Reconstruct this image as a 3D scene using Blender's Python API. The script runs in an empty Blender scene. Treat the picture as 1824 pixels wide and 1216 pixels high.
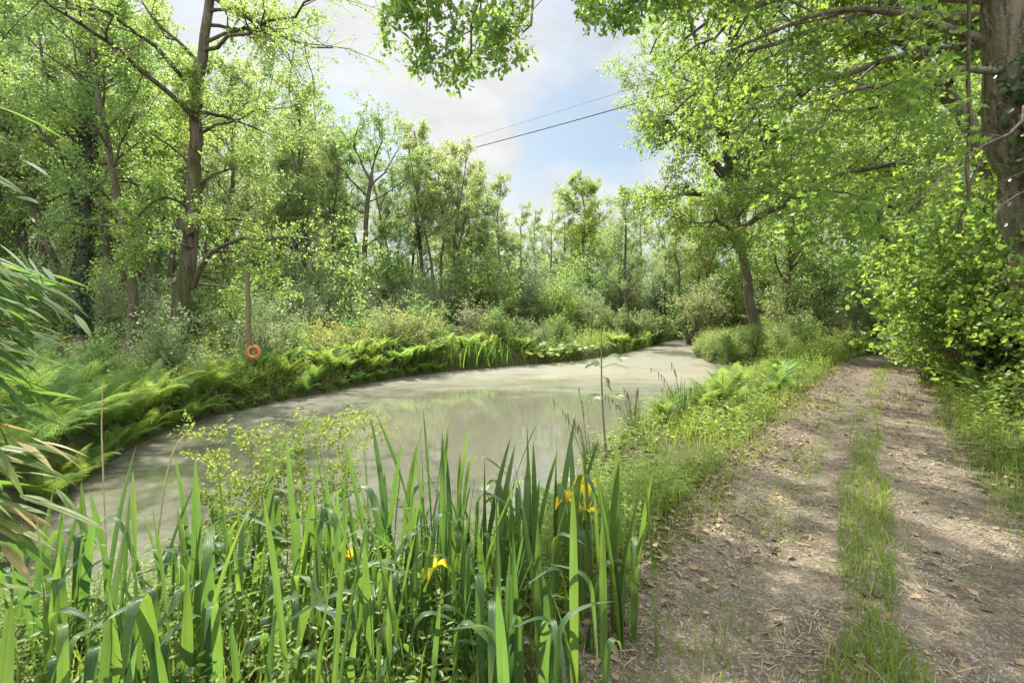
import bpy, math, random
import numpy as np
C = bpy.context.scene
COL = C.collection
R_ = math.radians
# ------------------------------------------------------------------ camera, sky, sun, exposure
F, CX, HY, CAMZ = 861.0, 912.0, 560.0, 1.6       # focal length / centre / horizon in photo pixels, eye height
cam = bpy.data.cameras.new('camera'); camo = bpy.data.objects.new('camera', cam); COL.objects.link(camo)
cam.sensor_width = 36; cam.lens = F / 1824 * 36; cam.shift_y = -(608 - HY) / 1824
cam.clip_start = 0.05; cam.clip_end = 3000
camo.location = (0, 0, CAMZ); camo.rotation_euler = (R_(90), 0, 0); C.camera = camo

SUN_AZ, SUN_EL = -22.0, 54.0                     # degrees right of +Y, elevation
sd = bpy.data.lights.new('sun', 'SUN'); so = bpy.data.objects.new('sun', sd); COL.objects.link(so)
sd.energy = 5.0; sd.angle = R_(0.55); sd.color = (1.0, 0.95, 0.86)
so.rotation_euler = (R_(90 - SUN_EL), 0, R_(180 - SUN_AZ))
C.view_settings.view_transform = 'Standard'; C.view_settings.look = 'None'
C.view_settings.exposure = 1.42; C.view_settings.gamma = 1.0
C.render.engine = 'CYCLES'
cy = C.cycles
cy.max_bounces = 10; cy.diffuse_bounces = 8; cy.glossy_bounces = 3; cy.transmission_bounces = 8; cy.transparent_max_bounces = 4
cy.use_denoising = True; cy.denoiser = "OPENIMAGEDENOISE"; cy.denoising_input_passes = "RGB_ALBEDO_NORMAL"; cy.denoising_prefilter = "ACCURATE"; cy.sample_clamp_indirect = 6.0; cy.caustics_reflective = False; cy.caustics_refractive = False

def world():
    w = bpy.data.worlds.new('World'); C.world = w; w.use_nodes = True
    nt = w.node_tree; N = nt.nodes; L = nt.links; N.clear()
    def n(t, **k):
        x = N.new(t)
        for a, v in k.items(): setattr(x, a, v)
        return x
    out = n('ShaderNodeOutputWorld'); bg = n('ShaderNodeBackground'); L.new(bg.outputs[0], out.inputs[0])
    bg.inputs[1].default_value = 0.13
    sky = n('ShaderNodeTexSky', sky_type='NISHITA'); sky.sun_disc = False
    sky.sun_elevation = R_(SUN_EL); sky.sun_rotation = R_(SUN_AZ); sky.air_density = 1.0; sky.dust_density = 1.5
    tc = n('ShaderNodeTexCoord'); mp = n('ShaderNodeMapping'); mp.inputs['Scale'].default_value = (1, 1, 2.2)
    mp.inputs['Location'].default_value = (0.35, 0.1, 0.2)
    L.new(tc.outputs['Generated'], mp.inputs[0])
    n1 = n('ShaderNodeTexNoise'); n1.inputs['Scale'].default_value = 2.6; n1.inputs['Detail'].default_value = 9; n1.inputs['Roughness'].default_value = 0.58; n1.inputs['Distortion'].default_value = 0.25
    L.new(mp.outputs[0], n1.inputs['Vector'])
    def math_(op, a, b=None, clamp=False):
        m = n('ShaderNodeMath', operation=op, use_clamp=clamp)
        for i, v in enumerate((a, b)):
            if v is None: continue
            if isinstance(v, (int, float)): m.inputs[i].default_value = v
            else: L.new(v, m.inputs[i])
        return m.outputs[0]
    def blob(px, py, r):                        # 1 inside a round patch of sky, falling to 0
        d = np.array([(px - CX) / F, 1, (HY - py) / F]); d /= np.linalg.norm(d)
        v = n('ShaderNodeVectorMath', operation='DISTANCE'); L.new(tc.outputs['Generated'], v.inputs[0]); v.inputs[1].default_value = d
        return math_('SUBTRACT', 1.0, math_('DIVIDE', v.outputs['Value'], r), True)
    f = n1.outputs['Fac']
    f = math_('ADD', f, 0.12)
    for px, py, r, k in ((1010, 250, .2, -.26), (1080, 90, .24, -.2), (1120, 330, .14, -.10), (960, 300, .1, -.12), (560, 200, .09, -.2), (800, 235, .12, .3), (880, 275, .07, .2), (680, 100, .3, .14), (1000, 375, .16, .26), (920, 110, .12, .1), (700, 260, .08, -.12)):
        f = math_('ADD', f, math_('MULTIPLY', blob(px, py, r), k))
    ramp = n('ShaderNodeValToRGB'); ramp.color_ramp.elements[0].position = .43; ramp.color_ramp.elements[1].position = .68
    L.new(f, ramp.inputs[0])
    n2 = n('ShaderNodeTexNoise'); n2.inputs['Scale'].default_value = 7; n2.inputs['Detail'].default_value = 7; n2.inputs['Roughness'].default_value = .6
    L.new(mp.outputs[0], n2.inputs['Vector'])
    cr = n('ShaderNodeValToRGB'); cr.color_ramp.elements[0].position = .32; cr.color_ramp.elements[1].position = .66
    cr.color_ramp.elements[0].color = (2.3, 2.31, 2.32, 1); cr.color_ramp.elements[1].color = (2.85, 2.85, 2.85, 1)
    L.new(n2.outputs['Fac'], cr.inputs[0])
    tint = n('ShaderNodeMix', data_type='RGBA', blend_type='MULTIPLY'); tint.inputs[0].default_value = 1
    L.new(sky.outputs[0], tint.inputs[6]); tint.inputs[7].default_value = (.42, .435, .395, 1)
    mx = n('ShaderNodeMix', data_type='RGBA'); fac = math_('MULTIPLY', ramp.outputs[0], .9)
    veil = math_('ADD', fac, .08)
    L.new(veil, mx.inputs[0]); L.new(tint.outputs[2], mx.inputs[6]); L.new(cr.outputs[0], mx.inputs[7])
    # sky gain added overhead and behind the viewer, out of view, as fill light
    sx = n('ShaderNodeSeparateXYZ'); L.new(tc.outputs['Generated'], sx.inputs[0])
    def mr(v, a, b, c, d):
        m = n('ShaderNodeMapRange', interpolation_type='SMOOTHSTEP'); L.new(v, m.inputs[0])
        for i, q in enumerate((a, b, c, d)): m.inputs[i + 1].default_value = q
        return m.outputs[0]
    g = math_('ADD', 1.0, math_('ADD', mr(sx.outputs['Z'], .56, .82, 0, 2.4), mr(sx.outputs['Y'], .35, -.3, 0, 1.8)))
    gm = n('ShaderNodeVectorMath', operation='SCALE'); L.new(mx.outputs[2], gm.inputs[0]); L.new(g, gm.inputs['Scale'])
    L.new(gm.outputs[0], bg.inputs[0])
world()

# ------------------------------------------------------------------ helpers
def at(px, py, d): return np.array([(px - CX) / F * d, d, CAMZ - (py - HY) / F * d])
def pts(lst, d=None): return np.array([at(p[0], p[1], p[2] if len(p) > 2 else d) for p in lst])
def nrm(v): return v / np.maximum(np.linalg.norm(v, axis=-1, keepdims=True), 1e-9)
def catmull(P, n):
    P = np.asarray(P, float); K = len(P)
    if K < 3:
        t = np.linspace(0, 1, n)[:, None]; return P[0] * (1 - t) + P[-1] * t
    E = np.vstack([2 * P[0] - P[1], P, 2 * P[-1] - P[-2]])
    f = np.linspace(0, K - 1 - 1e-6, n); i = f.astype(int); t = (f - i)[:, None]
    a, b, c, d = E[i], E[i + 1], E[i + 2], E[i + 3]
    return .5 * (2 * b + (c - a) * t + (2 * a - 5 * b + 4 * c - d) * t ** 2 + (3 * b - a - 3 * c + d) * t ** 3)

class MB:                                          # collects vertices and faces, becomes ONE mesh
    def __init__(s): s.v = []; s.f = []; s.m = []; s.n = 0; s.u = []
    def add(s, v, f, mat=0, u=None):
        v = np.asarray(v, float).reshape(-1, 3); f = np.asarray(f, int)
        s.v.append(v); s.f.append(f + s.n); s.m.append(np.full(len(f), mat)); s.n += len(v); s.u.append(np.zeros(len(v)) if u is None else u); return s
    def mesh(s, name, mats, smooth=False):
        me = bpy.data.meshes.new(name)
        v = np.concatenate(s.v); me.vertices.add(len(v)); me.vertices.foreach_set('co', v.astype(np.float32).ravel())
        loops = np.concatenate([f.ravel() for f in s.f]); tot = np.concatenate([np.full(len(f), f.shape[1]) for f in s.f])
        me.loops.add(len(loops)); me.loops.foreach_set('vertex_index', loops.astype(np.int32))
        st = np.zeros(len(tot), int); st[1:] = np.cumsum(tot)[:-1]
        me.polygons.add(len(tot)); me.polygons.foreach_set('loop_start', st.astype(np.int32)); me.polygons.foreach_set('loop_total', tot.astype(np.int32))
        me.polygons.foreach_set('material_index', np.concatenate(s.m).astype(np.int32))
        if smooth: me.polygons.foreach_set('use_smooth', np.ones(len(tot), bool))
        for m in (mats if isinstance(mats, (list, tuple)) else [mats]): me.materials.append(m)
        u = np.concatenate(s.u)
        if u.any(): me.attributes.new('across', 'FLOAT', 'POINT').data.foreach_set('value', u.astype(np.float32))
        me.update(calc_edges=True); me.validate()
        return me

def tubes(mb, P, R, sides=6, mat=0, rough=0.0, rng=None):
    """P (B,K,3) polylines with radii R (B,K) -> tapered tubes"""
    P = np.asarray(P, float); R = np.asarray(R, float)
    if P.ndim == 2: P = P[None]; R = R[None]
    B, K, _ = P.shape
    T = np.gradient(P, axis=1); T = nrm(T)
    ref = np.where(np.abs(T[:, :1, 2:3]) > .8, np.array([1., 0, 0]), np.array([0, 0, 1.]))
    U = nrm(ref - T * (ref * T).sum(-1, keepdims=True)); V = np.cross(T, U)
    a = np.arange(sides) / sides * 2 * np.pi
    rr = R[..., None] * np.ones(sides)
    if rough and rng is not None:
        prof = 1 + rough * rng.normal(size=(B, 1, sides)) + .5 * rough * rng.normal(size=(B, K, sides)); rr = rr * prof
    ring = P[:, :, None, :] + (U[:, :, None, :] * np.cos(a)[:, None] + V[:, :, None, :] * np.sin(a)[:, None]) * rr[..., None]
    idx = np.arange(B * K * sides).reshape(B, K, sides); nx = np.roll(idx, -1, axis=2)
    q = np.stack([idx[:, :-1], nx[:, :-1], nx[:, 1:], idx[:, 1:]], -1).reshape(-1, 4)
    mb.add(ring, q, mat)

def spawn(rng, P, R, n, t0, t1, L, ang, K=6, wob=.16, up=0., grav=0., flat=0., rfac=.5, taper=.25, prof=None, bias=None, rmin=.003):
    """n children on every polyline of P (B,K,3); L a number or (B,)"""
    B, Kp, _ = P.shape
    t = t0 + (t1 - t0) * (np.arange(n)[None] + rng.random((B, n))) / n
    f = t * (Kp - 1); i = np.minimum(f.astype(int), Kp - 2); w = f - i; b = np.arange(B)[:, None]
    st = P[b, i] * (1 - w)[..., None] + P[b, i + 1] * w[..., None]
    tan = nrm(P[b, i + 1] - P[b, i]); rad = R[b, i] * (1 - w) + R[b, i + 1] * w
    v = rng.normal(size=(B, n, 3)); v[..., 2] *= (1 - flat)
    perp = nrm(v - tan * (v * tan).sum(-1, keepdims=True))
    a = (ang + rng.normal(size=(B, n)) * .18)[..., None]
    d = tan * np.cos(a) + perp * np.sin(a); d[..., 2] += up
    if bias is not None: d = d + np.asarray(bias)
    d = nrm(d)
    Ln = (np.asarray(L, float).reshape(-1, 1) if np.ndim(L) else L) * rng.uniform(.65, 1.2, (B, n))
    if prof is not None: Ln = Ln * prof(t)
    out = np.zeros((B, n, K, 3)); out[:, :, 0] = st; step = (Ln / (K - 1))[..., None]
    for k in range(1, K):
        d = nrm(d + wob * rng.normal(size=d.shape) + np.array([0, 0, grav])); out[:, :, k] = out[:, :, k - 1] + d * step
    r0 = np.maximum(np.minimum(rad * rfac, Ln * .03), rmin)[..., None]
    RR = r0 * np.linspace(1, taper, K)
    return out.reshape(B * n, K, 3), RR.reshape(B * n, K), np.broadcast_to(Ln, (B, n)).reshape(-1)

# leaf outlines: x across, y along, z out of the blade
def T_simple(w=.3, fold=.07):
    return (np.array([[0, 0, 0], [w * .8, .28, fold], [w, .62, fold], [0, 1, 0], [-w, .62, fold], [-w * .8, .28, fold]]), np.array([[0, 1, 2, 3], [0, 3, 4, 5]]))
def T_lobed():
    o = np.array([(.03, 0), (.08, .12), (.22, .24), (.13, .36), (.32, .5), (.19, .6), (.34, .76), (.17, .86), (.03, 1)])
    z = .10 * o[:, 0]; K = len(o)
    v = np.vstack([np.c_[o, z], np.c_[np.zeros(K), o[:, 1], np.zeros(K)], np.c_[-o[:, 0], o[:, 1], z]])
    i = np.arange(K - 1)
    return v, np.vstack([np.c_[K + i, i, i + 1, K + i + 1], np.c_[2 * K + i, K + i, K + i + 1, 2 * K + i + 1]])
def T_maple():
    pol = [(-90, .08), (-50, .42), (-22, .62), (-5, .40), (12, .62), (28, .88), (42, .66), (52, .52), (66, .74), (82, .92), (90, 1.05)]
    pol = pol + [(180 - a, r) for a, r in pol[-2:0:-1]]
    o = np.array([(r * math.cos(R_(a)) * .55, .32 + r * math.sin(R_(a)) * .62, .05 * math.sin(a * .2)) for a, r in pol])
    K = len(o); v = np.vstack([o, [[0, .3, -.05]]]); i = np.arange(K)
    return v, np.c_[i, (i + 1) % K, np.full(K, K)]
SIMPLE, BROAD, NARROW, LOBED, MAPLE = T_simple(.3), T_simple(.42, .09), T_simple(.17, .04), T_lobed(), T_maple()
DIAMOND = (np.array([[0, 0, 0], [.3, .45, .06], [0, 1, 0], [-.3, .45, .06]]), np.array([[0, 1, 2, 3]]))

def place(mb, pos, axis, nor, size, tmpl, mat=0):
    V, Fc = tmpl; n = len(pos); axis = nrm(axis); nor = nrm(nor - axis * (nor * axis).sum(-1, keepdims=True)); side = np.cross(axis, nor)
    size = np.broadcast_to(size, (n,))[:, None, None]
    v = pos[:, None] + size * (side[:, None] * V[None, :, :1] + axis[:, None] * V[None, :, 1:2] + nor[:, None] * V[None, :, 2:3])
    f = Fc[None] + (np.arange(n) * len(V))[:, None, None]
    mb.add(v, f.reshape(-1, Fc.shape[1]), mat)

def leaves(mb, rng, P, n, size, spread=.05, tmpl=SIMPLE, up=.7, droop=.1, t0=.15, mat=0, keep=None, along=.5):
    B, K, _ = P.shape
    t = t0 + (1 - t0) * rng.random((B, n)); f = t * (K - 1); i = np.minimum(f.astype(int), K - 2); w = (f - i)[..., None]; b = np.arange(B)[:, None]
    p = (P[b, i] * (1 - w) + P[b, i + 1] * w).reshape(-1, 3); tan = nrm(P[b, i + 1] - P[b, i]).reshape(-1, 3)
    p = p + rng.normal(size=p.shape) * spread
    ax = tan * along + rng.normal(size=p.shape) * .6 + np.array([0, 0, -droop]); no = rng.normal(size=p.shape) * .6 + np.array([0, 0, up])
    s = size * rng.uniform(.45, 1.3, len(p))
    if keep is not None:
        k = keep(p); p, ax, no, s = p[k], ax[k], no[k], s[k]
    place(mb, p, ax, no, s, tmpl, mat)

# ------------------------------------------------------------------ objects
def tag(o, label=None, cat=None, group=None, kind=None):
    for k, v in (('label', label), ('category', cat), ('group', group), ('kind', kind)):
        if v: o[k] = v
    return o
def obj(name, me, parent=None):
    o = bpy.data.objects.new(name, me); COL.objects.link(o)
    if parent: o.parent = parent
    return o
def thing(name, label, cat, loc=(0, 0, 0), rz=0., sc=1., group=None):
    o = bpy.data.objects.new(name, None); COL.objects.link(o); o.location = [float(c) for c in loc]; o.rotation_euler = (0, 0, rz); o.scale = (sc,) * 3 if np.ndim(sc) == 0 else sc
    o.empty_display_size = .2
    return tag(o, label, cat, group)
class Kind:                                       # shared meshes of one kind of plant: [(part name, mesh), ...]
    def __init__(s, name, parts): s.name = name; s.parts = parts
    def put(s, label, cat, loc, rz=0., sc=1., group=None):
        r = thing(s.name, label, cat, loc, rz, sc, group)
        for nm, me in s.parts: obj(nm, me, r)
        return r
ORD = ['first', 'second', 'third', 'fourth', 'fifth', 'sixth', 'seventh', 'eighth', 'ninth', 'tenth', 'eleventh', 'twelfth', 'thirteenth', 'fourteenth', 'fifteenth', 'sixteenth', 'seventeenth', 'eighteenth', 'nineteenth', 'twentieth']
TENS = {2: 'twenty', 3: 'thirty', 4: 'forty'}
def ordinal(i):
    if i < 20: return ORD[i]
    t, u = divmod(i + 1, 10)
    return {2: 'twentieth', 3: 'thirtieth', 4: 'fortieth'}[t] if u == 0 else TENS[t] + '-' + ORD[u - 1]

# ------------------------------------------------------------------ materials
def new_mat(name):
    m = bpy.data.materials.new(name); m.use_nodes = True; nt = m.node_tree; nt.nodes.clear()
    out = nt.nodes.new('ShaderNodeOutputMaterial'); return m, nt, out
def N(nt, t, ins=None, **k):
    x = nt.nodes.new(t)
    for a, v in k.items(): setattr(x, a, v)
    for a, v in (ins or {}).items():
        if hasattr(v, 'is_output') or isinstance(v, bpy.types.NodeSocket): nt.links.new(v, x.inputs[a])
        else: x.inputs[a].default_value = v
    return x
def mixc(nt, f, a, b, bt='MIX'):
    m = N(nt, 'ShaderNodeMix', data_type='RGBA', blend_type=bt)
    for i, v in ((0, f), (6, a), (7, b)):
        if isinstance(v, bpy.types.NodeSocket): nt.links.new(v, m.inputs[i])
        elif i == 0: m.inputs[0].default_value = v
        else: m.inputs[i].default_value = (*v, 1)
    return m.outputs[2]
def ramp(nt, fac, lo, hi):
    m = N(nt, 'ShaderNodeMapRange', {0: fac, 1: lo, 2: hi}, clamp=True); return m.outputs[0]
def noise(nt, scale, detail=5, rough=.55, vec=None, dist=0.):
    n = N(nt, 'ShaderNodeTexNoise', {'Scale': scale, 'Detail': detail, 'Roughness': rough, 'Distortion': dist})
    if vec is not None: nt.links.new(vec, n.inputs['Vector'])
    return n.outputs['Fac']
def leaf_mat(name, a, b, tr, trans=.5, rough=.42, spec=.35, old=None, oldf=.05):
    a, b, tr = (tuple(np.array(c) * k) for c, k in ((a, (1.03, .96, .95)), (b, (1.03, .96, .95)), (tr, (1.03, .94, .95))))
    m, nt, out = new_mat(name)
    g = N(nt, 'ShaderNodeNewGeometry'); oi = N(nt, 'ShaderNodeObjectInfo'); tc = N(nt, 'ShaderNodeTexCoord')
    r = g.outputs['Random Per Island']
    c = mixc(nt, r, a, b)
    big = noise(nt, .55, 3, .6, tc.outputs['Object'])
    ya = mixc(nt, ramp(nt, big, .35, .7), (.70, .80, .82), (1.10, 1.08, .90)); c = mixc(nt, 1., c, ya, 'MULTIPLY')
    oc = mixc(nt, oi.outputs['Random'], (.80, .93, 1.05), (1.08, 1.03, .90)); c = mixc(nt, 1., c, oc, 'MULTIPLY')
    t = mixc(nt, 1., mixc(nt, r, tr, tuple(x * 1.25 for x in tr)), oc, 'MULTIPLY')
    t = mixc(nt, 1., t, ya, 'MULTIPLY')
    if old:
        of = N(nt, 'ShaderNodeMath', {0: N(nt, 'ShaderNodeMath', {0: r, 1: 7.31}, operation='MULTIPLY').outputs[0]}, operation='FRACT').outputs[0]
        om = N(nt, 'ShaderNodeMath', {0: of, 1: oldf}, operation='LESS_THAN').outputs[0]
        c = mixc(nt, om, c, old); t = mixc(nt, om, t, old)
    p = N(nt, 'ShaderNodeBsdfPrincipled', {'Base Color': c, 'Roughness': rough, 'Specular IOR Level': spec * .7})
    tl = N(nt, 'ShaderNodeBsdfTranslucent', {'Color': t})
    mx = N(nt, 'ShaderNodeMixShader', {0: trans, 1: p.outputs[0], 2: tl.outputs[0]}); nt.links.new(mx.outputs[0], out.inputs[0])
    return m
def bark_mat(name, a, b, moss=.35, scale=9.):
    m, nt, out = new_mat(name); tc = N(nt, 'ShaderNodeTexCoord'); g = N(nt, 'ShaderNodeNewGeometry')
    mp = N(nt, 'ShaderNodeMapping', {'Vector': tc.outputs['Object'], 'Scale': (1, 1, .18)})
    w = noise(nt, scale, 8, .7, mp.outputs[0], .4); f = noise(nt, 1.1, 4, .6, tc.outputs['Object']); fn = noise(nt, scale * 4, 5, .6, tc.outputs['Object'])
    c = mixc(nt, ramp(nt, w, .40, .60), a, b); c = mixc(nt, ramp(nt, fn, .5, .8), c, tuple(x * 1.6 for x in b))
    ms = N(nt, 'ShaderNodeMath', {0: ramp(nt, f, .44, .64), 1: moss}, operation='MULTIPLY').outputs[0]
    c = mixc(nt, ms, c, (.07, .09, .02))
    bp = N(nt, 'ShaderNodeBump', {'Strength': .9, 'Distance': .03, 'Height': w})
    p = N(nt, 'ShaderNodeBsdfPrincipled', {'Base Color': c, 'Roughness': .9, 'Specular IOR Level': .15, 'Normal': bp.outputs[0]}); nt.links.new(p.outputs[0], out.inputs[0])
    return m
def plain_mat(name, a, b, rough=.8, scale=12., spec=.3, bump=.0):
    m, nt, out = new_mat(name); tc = N(nt, 'ShaderNodeTexCoord'); g = N(nt, 'ShaderNodeNewGeometry')
    f = noise(nt, scale, 6, .6, tc.outputs['Object']); c = mixc(nt, ramp(nt, f, .3, .7), a, b)
    c = mixc(nt, 1., c, mixc(nt, g.outputs['Random Per Island'], (.75, .75, .75), (1.2, 1.2, 1.2)), 'MULTIPLY')
    p = N(nt, 'ShaderNodeBsdfPrincipled', {'Base Color': c, 'Roughness': rough, 'Specular IOR Level': spec})
    if bump: nt.links.new(N(nt, 'ShaderNodeBump', {'Strength': bump, 'Distance': .01, 'Height': f}).outputs[0], p.inputs['Normal'])
    nt.links.new(p.outputs[0], out.inputs[0]); return m

M = {}
M['alder'] = leaf_mat('alder leaf', (0.135, 0.215, 0.06), (0.2, 0.285, 0.085), (0.365, 0.53, 0.12), .5)
M['birch'] = leaf_mat('pale wood leaf', (0.2, 0.265, 0.115), (0.25, 0.31, 0.14), (0.43, 0.55, 0.2), .48)
M['oak'] = leaf_mat('oak leaf', (0.135, 0.21, 0.05), (0.195, 0.28, 0.07), (0.39, 0.54, 0.11), .5)
M['maple'] = leaf_mat('broad soft leaf', (0.115, 0.205, 0.045), (0.17, 0.27, 0.06), (0.38, 0.53, 0.09), .52)
M['dark'] = leaf_mat('dark shrub leaf', (0.13, 0.19, 0.075), (0.18, 0.235, 0.09), (0.34, 0.44, 0.15), .4, .38, .45)
M['grey'] = leaf_mat('grey green shrub leaf', (0.19, 0.25, 0.13), (0.25, 0.31, 0.17), (0.42, 0.5, 0.22), .42, .45, .4)
M['yellow'] = leaf_mat('yellow shrub leaf', (0.28, 0.29, 0.08), (0.36, 0.35, 0.11), (0.55, 0.56, 0.15), .48)
M['cream'] = leaf_mat('cream blossom leaf', (.30, .29, .14), (.36, .33, .2), (.42, .42, .18), .42)
M['fern'] = leaf_mat('fern frond', (0.11, 0.2, 0.045), (0.175, 0.27, 0.07), (0.38, 0.52, 0.1), .5, .5, .25)
M['iris'] = leaf_mat('iris blade', (.042, .085, .040), (.10, .16, .055), (.21, .36, .05), .42, .36, .5, (.26, .23, .10), .006)
M['grass'] = leaf_mat('grass blade', (.09, .16, .025), (.15, .21, .04), (.30, .42, .06), .45, .5, .3, (.34, .29, .14), .10)
M['herb'] = leaf_mat('herb leaf', (0.145, 0.225, 0.06), (0.2, 0.275, 0.075), (0.43, 0.54, 0.12), .5, .45, .3)
M['parsley'] = leaf_mat('cow parsley leaf', (.16, .22, .04), (.2, .26, .06), (.42, .5, .08), .5)
def vein(m, k=26., amt=.22):
    nt = m.node_tree; at_ = N(nt, 'ShaderNodeAttribute', attribute_name='across'); tc = N(nt, 'ShaderNodeTexCoord')
    w = N(nt, 'ShaderNodeMath', {0: N(nt, 'ShaderNodeMath', {0: at_.outputs['Fac'], 1: k}, operation='MULTIPLY').outputs[0]}, operation='SINE').outputs[0]
    f = noise(nt, 14., 5, .65, N(nt, 'ShaderNodeMapping', {'Vector': tc.outputs['Object'], 'Scale': (1, 1, .25)}).outputs[0])
    v = N(nt, 'ShaderNodeMath', {0: N(nt, 'ShaderNodeMath', {0: w, 1: .13}, operation='MULTIPLY').outputs[0], 1: f}, operation='ADD').outputs[0]
    for nd in [x for x in nt.nodes if x.type in ('BSDF_PRINCIPLED', 'BSDF_TRANSLUCENT')]:
        inp = nd.inputs['Base Color' if nd.type == 'BSDF_PRINCIPLED' else 'Color']; src = inp.links[0].from_socket
        nt.links.new(mixc(nt, 1., src, mixc(nt, ramp(nt, v, .25, .75), (1 - amt,) * 3, (1 + amt,) * 3), 'MULTIPLY'), inp)
        if nd.type == 'BSDF_PRINCIPLED': nt.links.new(N(nt, 'ShaderNodeBump', {'Strength': .35, 'Distance': .002, 'Height': w}).outputs[0], nd.inputs['Normal'])
M['ivy'] = leaf_mat('ivy leaf', (.025, .055, .014), (.04, .085, .02), (.06, .12, .02), .22, .3, .5)
M['bamboo'] = leaf_mat('bamboo leaf', (0.055, 0.115, 0.03), (0.105, 0.17, 0.045), (0.22, 0.37, 0.05), .45, .58, .22, (.33, .30, .12), .06)
M['bamboo_old'] = leaf_mat('old bamboo leaf', (.13, .19, .045), (.24, .25, .08), (.40, .46, .09), .42, .4, .45, (.36, .29, .13), .18)
M['bark'] = bark_mat('grey brown bark', (.035, .028, .02), (.15, .12, .088), .75)
M['bark_dark'] = bark_mat('dark bark', (.06, .05, .038), (.15, .125, .09), .35)
M['bark_big'] = bark_mat('furrowed bark', (.05, .04, .03), (.22, .185, .145), .3, 7.)
M['stem'] = plain_mat('green stem', (.10, .16, .04), (.16, .2, .07), .6)
M['dry'] = plain_mat('dry stalk', (.30, .24, .13), (.45, .37, .22), .8)
M['twig'] = plain_mat('brown twig', (.10, .075, .05), (.18, .14, .09), .85)
M['litter'] = plain_mat('dead leaf', (.12, .08, .045), (.28, .20, .12), .75)
M['straw'] = plain_mat('cut dry grass', (.22, .175, .095), (.36, .30, .18), .85)
M['pebble'] = plain_mat('pebble', (.13, .115, .10), (.28, .25, .22), .85)
M['petal'] = leaf_mat('yellow iris petal', (.86, .64, .03), (.9, .7, .05), (.9, .7, .05), .4, .5, .2)
vein(M['iris']); vein(M['bamboo'], 20.); vein(M['bamboo_old'], 20.)
M['orange'] = plain_mat('orange float plastic', (.50, .13, .04), (.60, .18, .06), .5)
M['rope'] = plain_mat('pale rope', (.45, .42, .36), (.55, .5, .42), .9)
M['timber'] = plain_mat('weathered timber', (.10, .095, .04), (.19, .165, .085), .85, 20, .2, .4)
M['cable'] = plain_mat('black cable', (.02, .02, .022), (.035, .035, .04), .6)

# ------------------------------------------------------------------ the lie of the land
POND = np.array([(-5.0, 5.2), (-5.5, 6.4), (-6.0, 7.6), (-6.25, 9.0), (-6.1, 10.2), (-5.6, 11.8), (-5.0, 13.0), (-4.1, 15.4), (-2.6, 17.6), (-.9, 19.0), (1.2, 20.6), (3.4, 22.4), (5.6, 25.2), (7.6, 28.8), (9.8, 33), (12.0, 38), (15.2, 42),
                 (16.6, 40), (14.4, 36.5), (11.9, 32), (10.2, 27.6), (9.0, 24), (8.5, 21.2), (8.9, 19.2), (9.5, 17.6), (8.2, 16.3), (6.4, 14.6), (4.8, 12.6), (3.2, 10.4), (1.9, 8.6), (1.1, 7.2), (.65, 6.1), (.2, 5.2), (-.5, 4.4), (-1.6, 3.9), (-3.0, 3.7), (-4.3, 4.2)])
PATHC = np.array([(-2.4, -3), (-.9, -1.4), (.42, .5), (1.6, 2.1), (2.93, 4.05), (5.25, 7.25), (8.7, 11.5), (12.0, 15.5), (14.8, 17.8), (18, 19), (26, 20.5)])
PATHW = np.array([1.15, 1.15, 1.15, 1.15, 1.0, .9, .98, 1.15, 1.25, 1.25, 1.25])
def smooth(a, b, x): t = np.clip((x - a) / (b - a), 0, 1); return t * t * (3 - 2 * t)
def seg_dist(x, y, P, closed):
    A = P; Bp = np.roll(P, -1, 0) if closed else P[1:]; A = A if closed else P[:-1]
    best = np.full(x.shape, 1e9); par = np.zeros(x.shape)
    for k in range(len(A)):
        ax, ay = A[k]; dx, dy = Bp[k] - A[k]; t = np.clip(((x - ax) * dx + (y - ay) * dy) / (dx * dx + dy * dy), 0, 1)
        d = np.hypot(x - ax - t * dx, y - ay - t * dy); m = d < best; best = np.where(m, d, best); par = np.where(m, k + t, par)
    return best, par
def pond_sd(x, y):
    x = np.asarray(x, float); y = np.asarray(y, float)
    d, _ = seg_dist(x, y, POND, True); ins = np.zeros(x.shape, bool); n = len(POND)
    for k in range(n):
        x0, y0 = POND[k]; x1, y1 = POND[(k + 1) % n]
        with np.errstate(divide='ignore', invalid='ignore'):
            ins ^= ((y0 > y) != (y1 > y)) & (x < (x1 - x0) * (y - y0) / (y1 - y0 + 1e-12) + x0)
    return np.where(ins, -d, d)
def path_d(x, y):                                 # distance to the path's edge (negative on it), signed side
    d, par = seg_dist(np.asarray(x, float), np.asarray(y, float), PATHC, False)
    return d - np.interp(par, np.arange(len(PATHC)), PATHW), par
def vnoise(x, y, s=1.):
    x = x * s; y = y * s
    return (np.sin(x * 1.3 + 1.7 * np.sin(y * .9 + .4)) + np.sin(y * 1.7 + 1.3 * np.sin(x * 1.1 + 2.)) + np.sin(x * 2.9 - y * 2.3 + 1.)) / 3
def right_of_path(x, y):
    return x > np.interp(y, PATHC[:9, 1], PATHC[:9, 0]) 
WATER_Z = -.5
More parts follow.
